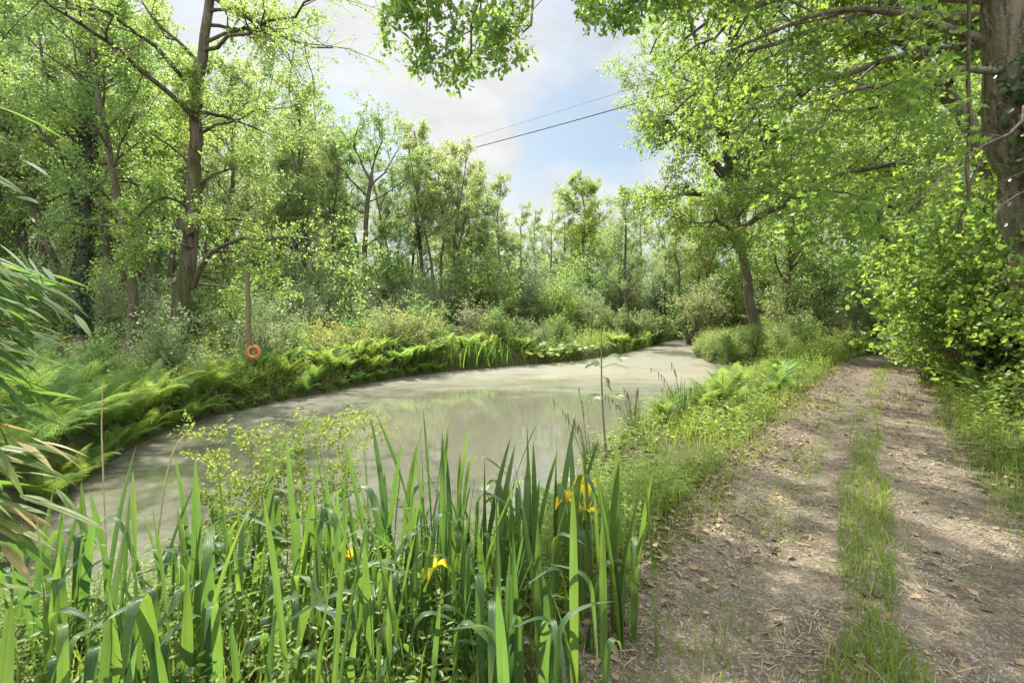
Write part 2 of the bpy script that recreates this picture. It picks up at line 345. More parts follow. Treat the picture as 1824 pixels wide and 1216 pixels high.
def height(x, y, water=True):
    x = np.asarray(x, float); y = np.asarray(y, float)
    pd, _ = path_d(x, y); rs = right_of_path(x, y)
    z = .10 * np.clip(-8 - x, 0, 40) * smooth(10, 18, y) + .055 * np.clip(y - 24, 0, 60) * smooth(-30, 0, 30 - np.abs(x - 5))
    z = z + np.where(rs, .16 * np.clip(pd, 0, 2.2) + .05 * np.clip(pd - 2, 0, 30), 0)
    z = z + .035 * vnoise(x, y, 1.1) + .015 * vnoise(y, x, 4.) * smooth(.0, .5, pd)
    z = z - .03 * np.exp(-((pd + .55) / .25) ** 2)                        # wheel ruts
    s = pond_sd(x, y)
    wd = np.where((x < 4) & (y < 16) & (x + .3 * y < 3.2) & (y < 7.5) & (x > -4.2), 1.7, np.where(x > 1.5 + .25 * (y - 8), 1.0, .45))
    k = smooth(-.15, wd, s)
    z = z * k + (WATER_Z - .1) * (1 - k)
    return np.where(s < -.15, WATER_Z - .1 - .5 * smooth(.1, 1.4, -s), z)
def hz(x, y): return float(height(np.array([x]), np.array([y]))[0])

def ground():
    def axis(a, b, step, lo, hi):
        fine = np.arange(a, b + 1e-6, step); g1 = b + np.cumsum(step * 1.22 ** np.arange(1, 40)); g0 = a - np.cumsum(step * 1.22 ** np.arange(1, 40))
        return np.concatenate([g0[g0 > lo][::-1], [], fine, g1[g1 < hi]])
    xs = axis(-12, 18, .14, -900, 900); ys = axis(0, 30, .14, -60, 1500)
    X, Y = np.meshgrid(xs, ys, indexing='ij'); Z = height(X, Y)
    v = np.stack([X, Y, Z], -1).reshape(-1, 3); I = np.arange(len(v)).reshape(X.shape)
    q = np.stack([I[:-1, :-1], I[1:, :-1], I[1:, 1:], I[:-1, 1:]], -1).reshape(-1, 4)
    m, nt, out = new_mat('woodland soil'); tc = N(nt, 'ShaderNodeTexCoord'); o = tc.outputs['Object']
    c = mixc(nt, ramp(nt, noise(nt, 1.3, 6, .65, o), .35, .65), (.05, .042, .026), (.055, .075, .022))
    c = mixc(nt, ramp(nt, noise(nt, 9, 6, .7, o), .45, .75), c, (.10, .085, .05))
    bp = N(nt, 'ShaderNodeBump', {'Strength': .8, 'Distance': .03, 'Height': noise(nt, 24, 8, .7, o)})
    p = N(nt, 'ShaderNodeBsdfPrincipled', {'Base Color': c, 'Roughness': .95, 'Specular IOR Level': .1, 'Normal': bp.outputs[0]}); nt.links.new(p.outputs[0], out.inputs[0])
    g = obj('ground', MB().add(v, q).mesh('ground', m, True)); tag(g, 'woodland soil under the plants around the pond', 'ground', kind='structure')

def path():
    n = 260; Cc = catmull(np.c_[PATHC, np.zeros(len(PATHC))], n)[:, :2]; W = np.interp(np.linspace(0, len(PATHC) - 1, n), np.arange(len(PATHC)), PATHW)
    T = nrm(np.gradient(Cc, axis=0)); S = np.c_[T[:, 1], -T[:, 0]]
    k = np.linspace(-1, 1, 33); edge = 1 + .10 * np.sin(np.arange(n) * .9) * np.sin(np.arange(n) * .37) + .06 * np.sin(np.arange(n) * 2.1)
    XY = Cc[:, None] + S[:, None] * (k[None, :, None] * (W * edge + .12)[:, None, None]); Z = height(XY[..., 0], XY[..., 1]) + .012 - .03 * np.abs(k[None]) ** 8
    v = np.concatenate([XY, Z[..., None]], -1).reshape(-1, 3); I = np.arange(len(v)).reshape(n, 33)
    q = np.stack([I[:-1, :-1], I[:-1, 1:], I[1:, 1:], I[1:, :-1]], -1).reshape(-1, 4)
    m, nt, out = new_mat('gravel track'); tc = N(nt, 'ShaderNodeTexCoord'); o = tc.outputs['Object']
    c = mixc(nt, ramp(nt, noise(nt, 1.6, 7, .65, o), .35, .68), (.085, .068, .046), (.19, .158, .11))
    vo = N(nt, 'ShaderNodeTexVoronoi', {'Vector': o, 'Scale': 55.}); vb = N(nt, 'ShaderNodeTexVoronoi', {'Vector': o, 'Scale': 120.})
    c = mixc(nt, ramp(nt, noise(nt, 45, 4, .7, o), .5, .7), c, (.27, .24, .20))
    c = mixc(nt, ramp(nt, noise(nt, 70, 4, .7, o), .55, .7), c, (.07, .052, .038))
    c = mixc(nt, .45, c, mixc(nt, vo.outputs['Color'], (.3, .3, .3), (1.5, 1.45, 1.4)), 'MULTIPLY')
    c = mixc(nt, ramp(nt, noise(nt, 3.1, 5, .7, o), .56, .72), c, (.10, .12, .045))
    h = N(nt, 'ShaderNodeMath', {0: vo.outputs['Distance'], 1: vb.outputs['Distance']}, operation='ADD').outputs[0]
    bp = N(nt, 'ShaderNodeBump', {'Strength': .8, 'Distance': .012, 'Height': h}); b2 = N(nt, 'ShaderNodeBump', {'Strength': .6, 'Distance': .05, 'Height': noise(nt, 5, 8, .65, o), 'Normal': bp.outputs[0]})
    p = N(nt, 'ShaderNodeBsdfPrincipled', {'Base Color': c, 'Roughness': .92, 'Specular IOR Level': .15, 'Normal': b2.outputs[0]}); nt.links.new(p.outputs[0], out.inputs[0])
    g = obj('path', MB().add(v, q).mesh('path', m, True)); tag(g, 'brown gravel track with a grassy middle, right of the pond', 'path', kind='structure')

def water():
    x = np.linspace(-9, 20, 59); y = np.linspace(2.5, 45, 86); X, Y = np.meshgrid(x, y, indexing='ij')
    v = np.stack([X, Y, np.full(X.shape, WATER_Z)], -1).reshape(-1, 3); I = np.arange(len(v)).reshape(X.shape)
    q = np.stack([I[:-1, :-1], I[1:, :-1], I[1:, 1:], I[:-1, 1:]], -1).reshape(-1, 4)
    keep = (pond_sd(X, Y) < 1.2).reshape(-1); q = q[keep[q].all(1)]
    m, nt, out = new_mat('pond water with pollen film'); tc = N(nt, 'ShaderNodeTexCoord'); o = tc.outputs['Object']
    sep = N(nt, 'ShaderNodeSeparateXYZ', {0: o})
    mp = N(nt, 'ShaderNodeMapping', {'Vector': o, 'Scale': (.55, 1.3, 1), 'Rotation': (0, 0, .5)})
    big = noise(nt, .55, 5, .6, mp.outputs[0], 1.2); fine = noise(nt, 3.2, 7, .68, mp.outputs[0], 1.5); sp = noise(nt, 26, 3, .7, o)
    # open water lies near the nearest bank; the far reach is covered with a film of pollen
    dist = N(nt, 'ShaderNodeVectorMath', {0: o, 1: (.1, 7.6, WATER_Z)}, operation='DISTANCE').outputs['Value']
    a = N(nt, 'ShaderNodeMath', {0: ramp(nt, dist, 2.2, 11.), 1: N(nt, 'ShaderNodeMath', {0: big, 1: .9}, operation='MULTIPLY').outputs[0]}, operation='ADD').outputs[0]
    a = N(nt, 'ShaderNodeMath', {0: a, 1: N(nt, 'ShaderNodeMath', {0: fine, 1: .5}, operation='MULTIPLY').outputs[0]}, operation='ADD').outputs[0]
    film = ramp(nt, a, .90, 1.62)
    film = N(nt, 'ShaderNodeMath', {0: film, 1: .10}, operation='MAXIMUM').outputs[0]
    film = N(nt, 'ShaderNodeMath', {0: film, 1: .93}, operation='MULTIPLY').outputs[0]
    fc = mixc(nt, ramp(nt, fine, .3, .7), (.155, .152, .122), (.25, .243, .20))
    fc = mixc(nt, ramp(nt, noise(nt, .32, 4, .6, mp.outputs[0], 1.), .48, .68), fc, (.25, .205, .15))
    fc = mixc(nt, ramp(nt, noise(nt, .5, 5, .65, o, 1.), .56, .72), fc, (.13, .14, .075))
    fc = mixc(nt, ramp(nt, sp, .70, .76), fc, (.42, .40, .34))
    wav = N(nt, 'ShaderNodeBump', {'Strength': .05, 'Distance': .02, 'Height': noise(nt, 5, 3, .5, o)})
    fb = N(nt, 'ShaderNodeBsdfPrincipled', {'Base Color': fc, 'Roughness': .32, 'Specular IOR Level': .4, 'Normal': wav.outputs[0]})
    wb = N(nt, 'ShaderNodeBsdfPrincipled', {'Base Color': (.085, .085, .06, 1), 'Roughness': .05, 'Specular IOR Level': .8, 'IOR': 1.45, 'Normal': wav.outputs[0]})
    mx = N(nt, 'ShaderNodeMixShader', {0: film, 1: wb.outputs[0], 2: fb.outputs[0]}); nt.links.new(mx.outputs[0], out.inputs[0])
    g = obj('water', MB().add(v, q).mesh('water', m, True)); tag(g, 'still pond water under a tan film of pollen', 'water', kind='structure')
ground(); path(); water()

# ------------------------------------------------------------------ trees
def crown_levels(rng, mb, P1, R1, p, keep=None):
    """limbs -> branches -> twigs; returns the twigs; wood goes into mb"""
    L1 = np.linalg.norm(np.diff(P1, axis=1), axis=-1).sum(1)
    P2, R2, L2 = spawn(rng, P1, R1, p.get('n2', 7), p.get('b0', .25), 1., np.minimum(L1 * p.get('f2', .45), p.get('m2', 9)), R_(p.get('a2', 48)), 6, .14, p.get('up2', .05), p.get('g2', 0), p.get('flat', .4), .55)
    P3, R3, L3 = spawn(rng, P2, R2, p.get('n3', 8), .15, 1., np.clip(L2 * p.get('f3', .5), .25, p.get('m3', 1.4)), R_(p.get('a3', 50)), 5, .2, p.get('up3', 0), p.get('g3', -.05), p.get('flat', .4), .5, rmin=p.get('rt', .004))
    if keep is not None:
        k = keep(P2[:, -1]) & keep(P2[:, 3]); P2, R2 = P2[k], R2[k]; k = keep(P3[:, -1]); P3, R3 = P3[k], R3[k]
    tubes(mb, P2, R2, 4); tubes(mb, P3, R3, 3)
    return P2, P3
def tree_meshes(seed, name, trunk, r0, mats, limbs=None, p=None, stems=None, r_top=.25, keep=None):
    """trunk: control points (world or local); limbs: list of (points, radius); p: options"""
    rng = np.random.default_rng(seed); p = p or {}; wood = MB(); crown = MB()
    T = catmull(trunk, 26); H = np.linspace(0, 1, 26)
    T = T + np.c_[rng.normal(size=(26, 2)) * r0 * .12, np.zeros(26)]
    R = r0 * (1 - (1 - r_top) * H ** .9) * (1 + .4 * np.exp(-H * 34)); allP, allR = [], []
    tubes(wood, T, R, p.get('sides', 12), rough=.05, rng=rng)
    if p.get('n1'):
        P1, R1, L1 = spawn(rng, T[None], R[None], p['n1'], p.get('t0', .35), .98, p.get('L1', 3.5), R_(p.get('a1', 62)), 9, p.get('wob1', .13), p.get('up1', .15), p.get('g1', .02), p.get('flat1', .2), p.get('rf1', .5), .22, p.get('prof', lambda t: 1.15 - .75 * t), p.get('bias'))
        tubes(wood, P1, R1, 6); allP.append(P1); allR.append(R1)
    for pl, r in (limbs or []):
        Q = catmull(pl, 9); Q = Q + rng.normal(size=Q.shape) * .02 * np.linalg.norm(Q[-1] - Q[0]) * np.linspace(0, 1, 9)[:, None] ** .5
        rr = r * np.linspace(1, .25, 9); tubes(wood, Q, rr, 8); allP.append(Q[None]); allR.append(rr[None])
    P1 = np.concatenate(allP); R1 = np.concatenate(allR)
    P2, P3 = crown_levels(rng, wood, P1, R1, p, keep)
    nl = p.get('nl', 18)
    leaves(crown, rng, P3, nl, p.get('size', .08), p.get('spread', .06), p.get('tmpl', SIMPLE), p.get('upn', .7), p.get('droop', .15), keep=keep)
    leaves(crown, rng, P2, max(2, nl // 3), p.get('size', .08), p.get('spread', .06), p.get('tmpl', SIMPLE), p.get('upn', .7), p.get('droop', .15), t0=.4, keep=keep)
    return wood.mesh(name + ' wood', mats[0], True), crown.mesh(name + ' leaves', mats[1])

def ivy_mesh(seed, trunk, r0, h0, h1, n, name, side=None, size=.08, fuzz=.05):
    rng = np.random.default_rng(seed); T = catmull(trunk, 60); z = T[:, 2]; zz = h0 + (h1 - h0) * rng.random(n) ** 1.25
    c = np.c_[np.interp(zz, z, T[:, 0]), np.interp(zz, z, T[:, 1]), zz]; a = rng.random(n) * 2 * np.pi
    if side is not None: a = side + rng.normal(size=n) * .9
    out = np.c_[np.cos(a), np.sin(a), np.zeros(n)]; rad = r0 + np.abs(rng.normal(size=n)) * fuzz
    mb = MB(); place(mb, c + out * rad[:, None], np.c_[rng.normal(size=(n, 2)) * .4, -np.ones(n)] + out * .5, out + rng.normal(size=(n, 3)) * .35, size * rng.uniform(.6, 1.2, n), BROAD)
    return mb.mesh(name, M['ivy'])

def hero(name, label, cat, base, wood, crown, extra=(), group=None):
    r = thing(name, label, cat, base, group=group)
    for nm, me in [('trunk', wood), ('crown', crown)] + list(extra): obj(nm, me, r)
    return r
def local(P, base): return [(np.asarray(q, float) - base) for q in P]

# A: the main alder on the left bank
dA = 14.0
tp = pts([(312, 662), (322, 540), (342, 400), (350, 260), (357, 130), (374, -20), (380, -230), (384, -420)], dA); bA = tp[0].copy(); bA[2] = hz(bA[0], bA[1]) - .05; tp[0] = bA
lims = [([(345, 512, 13.9), (372, 450, 13.4), (430, 425, 13), (510, 425, 12.6), (590, 440, 12.4)], .075), ([(347, 506, 13.9), (395, 508, 13.6), (470, 520, 13.2)], .04),
        ([(352, 402, 13.9), (372, 384, 13.6), (430, 392, 13.1), (520, 410, 12.8)], .07), ([(350, 215, 13.9), (260, 130, 12.6), (150, 50, 11.4), (40, -20, 10.4)], .085), ([(352, 170, 13.9), (250, 60, 12.4), (130, 0, 11.2), (-60, -40, 10)], .07),
        ([(372, -10, 14), (440, 30, 13.4), (520, 62, 12.6), (590, 95, 12)], .07), ([(360, 90, 14), (430, 60, 13), (530, 20, 12), (600, -20, 11.5)], .06), ([(352, 240, 14), (400, 220, 14.4), (470, 200, 14.8), (540, 190, 15.2)], .05), ([(350, 330, 14), (420, 300, 13.6), (500, 330, 13.2)], .05),
        ([(348, 300, 14), (290, 250, 14.2), (220, 230, 14.6)], .05), ([(346, 380, 14), (290, 350, 13.2), (230, 400, 12.6)], .05), ([(344, 440, 13.9), (270, 430, 13), (200, 470, 12.4)], .045)]
lims = [(local(pts(l), bA), r) for l, r in lims]
w, c = tree_meshes(11, 'main alder', local(tp, bA), .25, (M['bark'], M['alder']), lims, dict(n1=16, t0=.42, L1=3.5, n2=8, n3=9, nl=24, size=.074, spread=.05, f2=.42, flat=.55, m3=.9, up1=.1, upn=.8))
stub = MB(); tubes(stub, catmull(local(pts([(338, 415, 13.8), (326, 400, 13.65), (318, 388, 13.6)]), bA), 6), .13 * np.array([1.2, 1.1, 1, .95, .9, .55]), 9, rough=.08, rng=np.random.default_rng(3))
hero('alder_tree', 'thick leaning alder with a broken stub, right of two slimmer trunks on the left bank', 'tree', bA, w, c, [('branch_stub', stub.mesh('branch stub', M['bark'], True))])
# B: the thin bowed trunk
tp = pts([(222, 668), (238, 560), (232, 470), (215, 380), (196, 270), (178, 180), (166, 90), (160, -60), (150, -250)], 13.6); bB = tp[0].copy(); bB[2] = hz(bB[0], bB[1]) - .05; tp[0] = bB
w, c = tree_meshes(12, 'bowed alder', local(tp, bB), .125, (M['bark_dark'], M['alder']), None, dict(n1=24, t0=.28, L1=2.5, n2=7, n3=8, nl=12, size=.074, flat=.5, m3=.8, up1=.1, prof=lambda t: 1.1 - .5 * t), r_top=.35)
hero('alder_tree', 'slim dark bowed alder trunk between the ivy-clad tree and the thick leaning alder', 'tree', bB, w, c)
# C: the ivy-clad trunk
tp = pts([(140, 664), (146, 520), (152, 380), (156, 240), (158, 110), (160, -80), (168, -260)], 14.6); bC = tp[0].copy(); bC[2] = hz(bC[0], bC[1]) - .05; tp[0] = bC; lc = local(tp, bC)
w, c = tree_meshes(13, 'ivy alder', lc, .16, (M['bark_dark'], M['alder']), [(local(pts([(152, 245, 14.6), (110, 240, 14.2), (70, 250, 13.8)]), bC), .05)], dict(n1=24, t0=.35, L1=3.0, n2=7, n3=9, nl=18, size=.074, flat=.5, m3=.8), r_top=.45)
hero('alder_tree', 'upright ivy-clad trunk, left of the slim bowed alder on the left bank', 'tree', bC, w, c, [('ivy', ivy_mesh(5, lc, .15, .8, 9.5, 2600, 'trunk ivy', None, .1, .08))])
# E: the forked tree standing clear of the far thicket
dE = 29.0
tp = pts([(648, 600), (649, 480), (652, 390), (657, 345), (661, 318)], dE); bE = tp[0].copy(); bE[2] = hz(bE[0], bE[1]) - .05; tp[0] = bE
lims = [([(660, 322), (640, 285), (632, 255), (640, 222)], .075), ([(660, 320), (668, 285), (678, 250), (672, 218)], .08), ([(658, 335), (690, 300), (705, 270), (712, 250)], .06), ([(655, 350), (625, 320), (600, 290), (592, 262)], .065), ([(655, 360), (690, 345), (722, 318), (740, 300)], .05), ([(652, 380), (620, 365), (600, 340)], .045), ([(650, 440), (675, 420), (690, 400)], .06), ([(650, 460), (625, 440), (612, 425)], .05)]
w, c = tree_meshes(14, 'forked tree', local(tp, bE), .17, (M['bark'], M['alder']), [(local(pts([(x, y, dE + (i % 3 - 1) * .8 * (j / 3)) for j, (x, y) in enumerate(l)]), bE), r) for i, (l, r) in enumerate(lims)], dict(n2=8, n3=8, nl=24, size=.11, f2=.42, m3=.8, flat=.2, a2=40, rt=.008), r_top=.6)
hero('alder_tree', 'tall forked tree with an open crown against the sky, left of the far thicket', 'tree', bE, w, c)
# J: the oak across the track
tp = np.array([(12.75, 25, .0), (12.15, 25, 3.4), (11.35, 25, 7.7), (10.9, 25, 11.5), (11.3, 25.2, 15), (11.6, 25.3, 18)]); bJ = np.array([12.75, 25, hz(12.75, 25) - .1]); tp[0] = bJ
lims = [([(11.5, 25, 7.2), (9.6, 24.2, 7.6), (7.6, 23.6, 7.4), (7.0, 23.3, 7.0)], .17), ([(11.3, 25, 8.5), (9.2, 24.4, 10.3), (7.6, 24, 11.2), (7.6, 24, 11.4)], .18), ([(11, 25, 10), (9.6, 24, 13.5), (8.4, 23.5, 16), (8.6, 23, 17.4)], .17), ([(11.8, 25, 5.6), (10, 23.2, 6), (9, 21.8, 5.6), (8.5, 21, 5)], .13),
        ([(11.8, 25, 6), (14, 23, 7.5), (16, 21, 8), (17.5, 20, 8)], .17), ([(11, 25, 9), (13, 22.5, 11.5), (14.5, 20.5, 13), (15.5, 19.5, 13.5)], .17), ([(11.4, 25, 7.5), (11.6, 22, 9.5), (11.9, 20, 10.5), (12, 18.5, 10.6)], .15), ([(11.6, 25, 6.6), (11.4, 22.5, 7.2), (11.5, 20.6, 6.8), (11.6, 19.5, 6.2)], .12), ([(11, 25, 12), (10.6, 22.5, 15), (10.4, 21, 16.5), (10.2, 20, 17)], .13)]
w, c = tree_meshes(15, 'track oak', local(tp, bJ), .28, (M['bark_dark'], M['oak']), [(local(l, bJ), r) for l, r in lims], dict(n1=14, t0=.34, L1=7., n2=11, n3=11, nl=36, size=.125, spread=.09, f2=.42, m3=1.3, flat=.35, up1=.25, prof=lambda t: 1.15 - .55 * t, rt=.007))
hero('oak_tree', 'broad spreading oak with a dark leaning trunk beyond the bend, its crown overhanging the pond', 'tree', bJ, w, c)
# K: the great tree at the right edge, whose crown arches over the track
tp = np.array([(9.25, 8, .1), (8.85, 8, 2.4), (8.55, 8, 4.2), (8.2, 8, 6.8), (7.8, 7.8, 10), (7.3, 7.5, 14), (7, 7.2, 17)]); bK = np.array([9.25, 8, hz(9.25, 8) - .1]); tp[0] = bK
lims = [([(8.3, 8, 5.7), (7.0, 7.6, 5.45), (5.8, 7.3, 5.1), (4.5, 7.0, 4.75)], .065), ([(8.45, 7.8, 5.1), (7.2, 7, 4.3), (5.9, 6.4, 3.6), (4.9, 6.1, 2.9)], .024), ([(8.5, 7.6, 4.4), (7.4, 6.4, 3.9), (6.3, 5.8, 3.3), (5.4, 5.4, 2.75)], .02), ([(8.4, 8.2, 6), (6.8, 8.2, 6.6), (5.2, 8, 6.5), (3.7, 7.8, 6.0)], .08),
        ([(8.2, 8, 6.8), (6, 8.6, 7.4), (4.4, 9, 7.3), (3.2, 9.2, 7)], .09), ([(8.1, 7.6, 7.5), (6.2, 6.4, 7.6), (4.6, 5.8, 6.9), (3.4, 5.6, 6.0)], .09),
        ([(8.2, 8, 6.5), (6.6, 9.5, 7.4), (5, 10.8, 7.2), (3.9, 11.6, 6.4)], .08), ([(8.2, 8.2, 6.2), (7.2, 10, 6.8), (6.2, 11.6, 6.6), (5.4, 12.6, 6)], .08), ([(8.1, 8, 7.5), (6.2, 9, 8.6), (4.6, 10, 8.8), (3.6, 10.4, 8.2)], .08), ([(8, 8, 8), (7, 11, 9.4), (5.8, 13, 9.4), (5, 14, 8.8)], .09), ([(7.9, 8, 9.5), (6.6, 12, 11.5), (5.4, 15, 11.6), (4.8, 17, 11)], .1)]
over = [([(7.9, 7.9, 9), (4.5, 7.6, 9.6), (1.2, 7.3, 8.9), (-.9, 7.1, 7.2)], .16), ([(7.9, 7.8, 9.4), (5, 7.4, 9.8), (2.9, 7.2, 8.6), (1.7, 7.0, 7.2)], .12), ([(7.7, 7.7, 10.5), (4.5, 9.4, 12), (1.5, 10.6, 12.4), (-.6, 11.2, 12)], .16), ([(7.6, 7.6, 11), (4, 8, 13.2), (1, 8.4, 13.8), (-1, 8.6, 13.4)], .15), ([(7.9, 7.6, 9), (6.8, 4.5, 9.6), (5.6, 2.2, 9.2), (4.6, .6, 8.4)], .14), ([(7.7, 7.5, 10), (5.4, 5.4, 10.8), (3.2, 4, 10.6), (1.6, 3, 10)], .14), ([(7.6, 7.6, 11.5), (6.6, 10.2, 13.6), (6, 12, 14.6), (5.4, 13.4, 14.8)], .14), ([(7.8, 8, 10), (10, 10.6, 11.6), (11.6, 12.4, 12), (13, 13.6, 12)], .15), ([(8, 8, 8.6), (10.4, 8, 9.8), (12.4, 7.6, 10), (14, 7, 9.6)], .14), ([(7.2, 7.4, 14), (5.6, 8.4, 16.2), (4.6, 9, 17), (3.4, 9.6, 17.4)], .12),
        ([(7.5, 7.5, 11.5), (4.5, 10, 14), (1.5, 12.5, 15), (-.8, 14, 15.4)], .15), ([(7.3, 7.5, 13), (4, 9, 15.5), (1, 11, 16.2), (-1.5, 12.5, 16.2)], .14), ([(7.6, 7.6, 11), (5, 10.5, 13), (3, 13, 14.2), (1.2, 15, 14.8)], .14), ([(7.3, 7.5, 12.5), (3.5, 7.5, 14.5), (.5, 8.5, 14.8), (-2, 10, 14.5)], .13), ([(7.5, 7.5, 12), (5.4, 9, 14.6), (3.6, 11, 15.6), (2.2, 12.6, 16)], .13)]
sprays = [([(1.2, 7.3, 8.9), (.1, 7.15, 7.4), (-.55, 7.05, 6.0), (-.75, 7, 5.1)], .05), ([(.6, 7.3, 8.9), (-.9, 7.1, 7.4), (-1.5, 7, 6.5), (-1.75, 7, 5.8)], .05), ([(1.6, 7.3, 9), (.7, 7.1, 7.6), (.3, 7, 6.5), (.2, 7, 5.6)], .05), ([(1, 7.3, 8.9), (-.3, 6.8, 7.2), (-1., 6.7, 6.3), (-1.2, 6.7, 5.45)], .045), ([(2.9, 7.2, 8.6), (1.9, 7.1, 7.4), (1.4, 7, 6.4), (1.2, 7, 5.95)], .05), ([(2.9, 7.2, 8.6), (2.4, 7, 7.4), (2.0, 6.9, 6.4), (1.9, 6.9, 5.9)], .05)]
lk = local(tp, bK)
def keepK(p):                                    # the crown is high and open over the water: nothing hangs lower there
    q = p + bK; top = CAMZ + .65 * q[:, 1]
    free = (q[:, 0] < .50 * q[:, 1] - .2) & (q[:, 2] < top + .3)
    sprayL = (q[:, 0] < .045 * q[:, 1]) & (q[:, 0] > -.275 * q[:, 1]) & (q[:, 2] > top - .2 * q[:, 1] + .35 * np.abs(q[:, 0] + .75))
    sprayR = (q[:, 0] > .13 * q[:, 1]) & (q[:, 2] > top - .07 * q[:, 1])
    return ~(free & ~(sprayL | sprayR))
w, c = tree_meshes(16, 'edge tree low', lk, .46, (M['bark_big'], M['maple']), [(local(l, bK), r) for l, r in lims], dict(n2=10, n3=9, nl=13, size=.12, spread=.07, f2=.36, m3=.75, flat=.5, tmpl=MAPLE, g3=-.12, sides=20), r_top=.55, keep=lambda p: ((np.hypot(p[:, 0] + .55, p[:, 1]) > .95) | (p[:, 1] > .4)) & ((p[:, 0] + bK[0]) < .97 * (p[:, 1] + bK[1])) & ((p[:, 0] + bK[0]) > .262 * (p[:, 1] + bK[1])))
w2, c2 = tree_meshes(17, 'edge tree high', lk[4:], .40, (M['bark_big'], M['oak']), [(local(l, bK), r) for l, r in over], dict(n2=9, n3=9, nl=46, size=.13, spread=.10, f2=.30, m3=1.0, flat=.3, tmpl=LOBED, g3=-.10, g2=-.03), r_top=.4, keep=keepK)
w3, c3 = tree_meshes(19, 'edge tree sprays', local([(3.4, 7.25, 9.0), (2.9, 7.2, 8.6), (1.6, 7.3, 8.95), (1.2, 7.3, 8.9), (.6, 7.3, 8.9)], bK), .05, (M['bark_big'], M['oak']), [(local(l, bK), r) for l, r in sprays], dict(n2=8, n3=7, nl=21, size=.10, spread=.06, f2=.24, m2=.85, m3=.42, flat=.3, tmpl=LOBED, g3=-.16, g2=-.08, b0=.4, sides=3), r_top=.4, keep=keepK)
hang = MB()
for l, r in (([(1727, -20, 7.4), (1724, 120, 7.4), (1728, 220, 7.4), (1722, 300, 7.35), (1726, 345, 7.3), (1712, 390, 7.3), (1708, 416, 7.3)], .032), ([(1768, 240, 7.5), (1745, 290, 7.4), (1728, 330, 7.3)], .02)):
    tubes(hang, catmull(local(pts(l), bK), 24), np.full(24, r), 7, rough=.1, rng=np.random.default_rng(8))
rK = hero('oak_tree', 'huge grey furrowed tree at the right edge, ivy round its foot, boughs over the track', 'tree', bK, w, c, [('upper_limb', w2), ('upper_crown', c2), ('hanging_bough', w3), ('hanging_spray', c3), ('hanging_stem', hang.mesh('hanging stem', M['bark'], True)), ('ivy', ivy_mesh(6, lk, .40, .0, 5.6, 6000, 'edge ivy', -.75, .11, .13))])
# L: the trunk leaning behind it
tp = pts([(1830, 420), (1760, 290), (1725, 205), (1680, 150), (1640, 90), (1605, 30), (1570, -60), (1530, -200)], 11.5); bL = np.array([13.6, 11.7, hz(13.6, 11.7) - .1]); tp = np.vstack([bL, tp]); tp[:, 1] = 11.6
w, c = tree_meshes(18, 'leaning tree', local(tp, bL), .22, (M['bark_big'], M['maple']), None, dict(n1=18, t0=.45, L1=3.0, n2=8, n3=8, nl=14, size=.12, flat=.4, m3=.8, tmpl=MAPLE), r_top=.5)
hero('sycamore_tree', 'steeply leaning trunk behind the huge grey trunk at the right edge', 'tree', bL, w, c)

# kinds of wood tree, standing on their own origin
def wood_kind(seed, h, r, mats, p, lean=.5, name='alder_tree', stems=1):
    rng = np.random.default_rng(seed * 7 + 1); wood = MB(); crown = MB()
    for s in range(stems):
        a = rng.random() * 6.28 + s * 2.2; ln = lean * (1 if stems == 1 else 2.2); hh = h * rng.uniform(.85, 1.05)
        k = np.linspace(0, 1, 6); off = np.c_[np.cos(a) * ln * k ** 1.2, np.sin(a) * ln * k ** 1.2] + rng.normal(size=(6, 2)) * .16 * np.minimum(k * 3, 1)[:, None] + (np.array([np.cos(a), np.sin(a)]) * .25 if stems > 1 else 0)
        T = catmull(np.c_[off, k * hh], 22); RR = r * (1 - .8 * np.linspace(0, 1, 22) ** .9) * (1 + .5 * np.exp(-np.linspace(0, 1, 22) * 30)); tubes(wood, T, RR, 8, rough=.05, rng=rng)
        P1, R1, _ = spawn(rng, T[None], RR[None], p.get('n1', 18), p.get('t0', .4), .99, p.get('L1', 3.), R_(p.get('a1', 52)), 8, .13, p.get('up1', .2), p.get('g1', .03), .2, .5, .22, p.get('prof', lambda t: 1.1 - .7 * (t - .2)))
        tubes(wood, P1, R1, 5); P2, P3 = crown_levels(rng, wood, P1, R1, p)
        leaves(crown, rng, P3, p.get('nl', 12), p.get('size', .11), p.get('spread', .09), SIMPLE, .6, .15); leaves(crown, rng, P2, 4, p.get('size', .11), p.get('spread', .09), SIMPLE, .6, .15, t0=.4)
    return Kind(name, [('trunk', wood.mesh('wood', mats[0], True)), ('crown', crown.mesh('leaves', mats[1]))])
ald = (M['bark_dark'], M['alder']); bir = (M['bark_dark'], M['birch'])
K1 = wood_kind(1, 13, .2, bir, dict(n1=20, t0=.28, L1=3., n2=7, n3=7, nl=16, rt=.008))
K2 = wood_kind(2, 15, .2, ald, dict(n1=22, t0=.2, L1=3.4, n2=7, n3=7, nl=16, rt=.008), .9)
K3 = wood_kind(3, 12, .16, bir, dict(n1=12, t0=.45, L1=2.4, n2=6, n3=6, nl=16, rt=.008), 1.2, stems=3)
K4 = wood_kind(4, 13, .15, bir, dict(n1=16, t0=.32, L1=2.1, n2=6, n3=6, nl=13, size=.11, rt=.008), .7)            # thin, sparse
K5 = wood_kind(5, 11, .2, ald, dict(n1=26, t0=.18, L1=3.6, n2=7, n3=7, nl=17, rt=.008), .5)                      # leafy low
K6 = wood_kind(6, 16, .26, (M['bark_dark'], M['oak']), dict(n1=22, t0=.3, L1=4.6, n2=8, n3=8, nl=24, size=.14, rt=.008), .8, 'oak_tree')
K7 = wood_kind(7, 13, .14, (M['bark_dark'], M['birch']), dict(n1=10, t0=.5, L1=2.6, n2=6, n3=6, nl=16, rt=.008), 1.0, stems=4)
rng = np.random.default_rng(77)
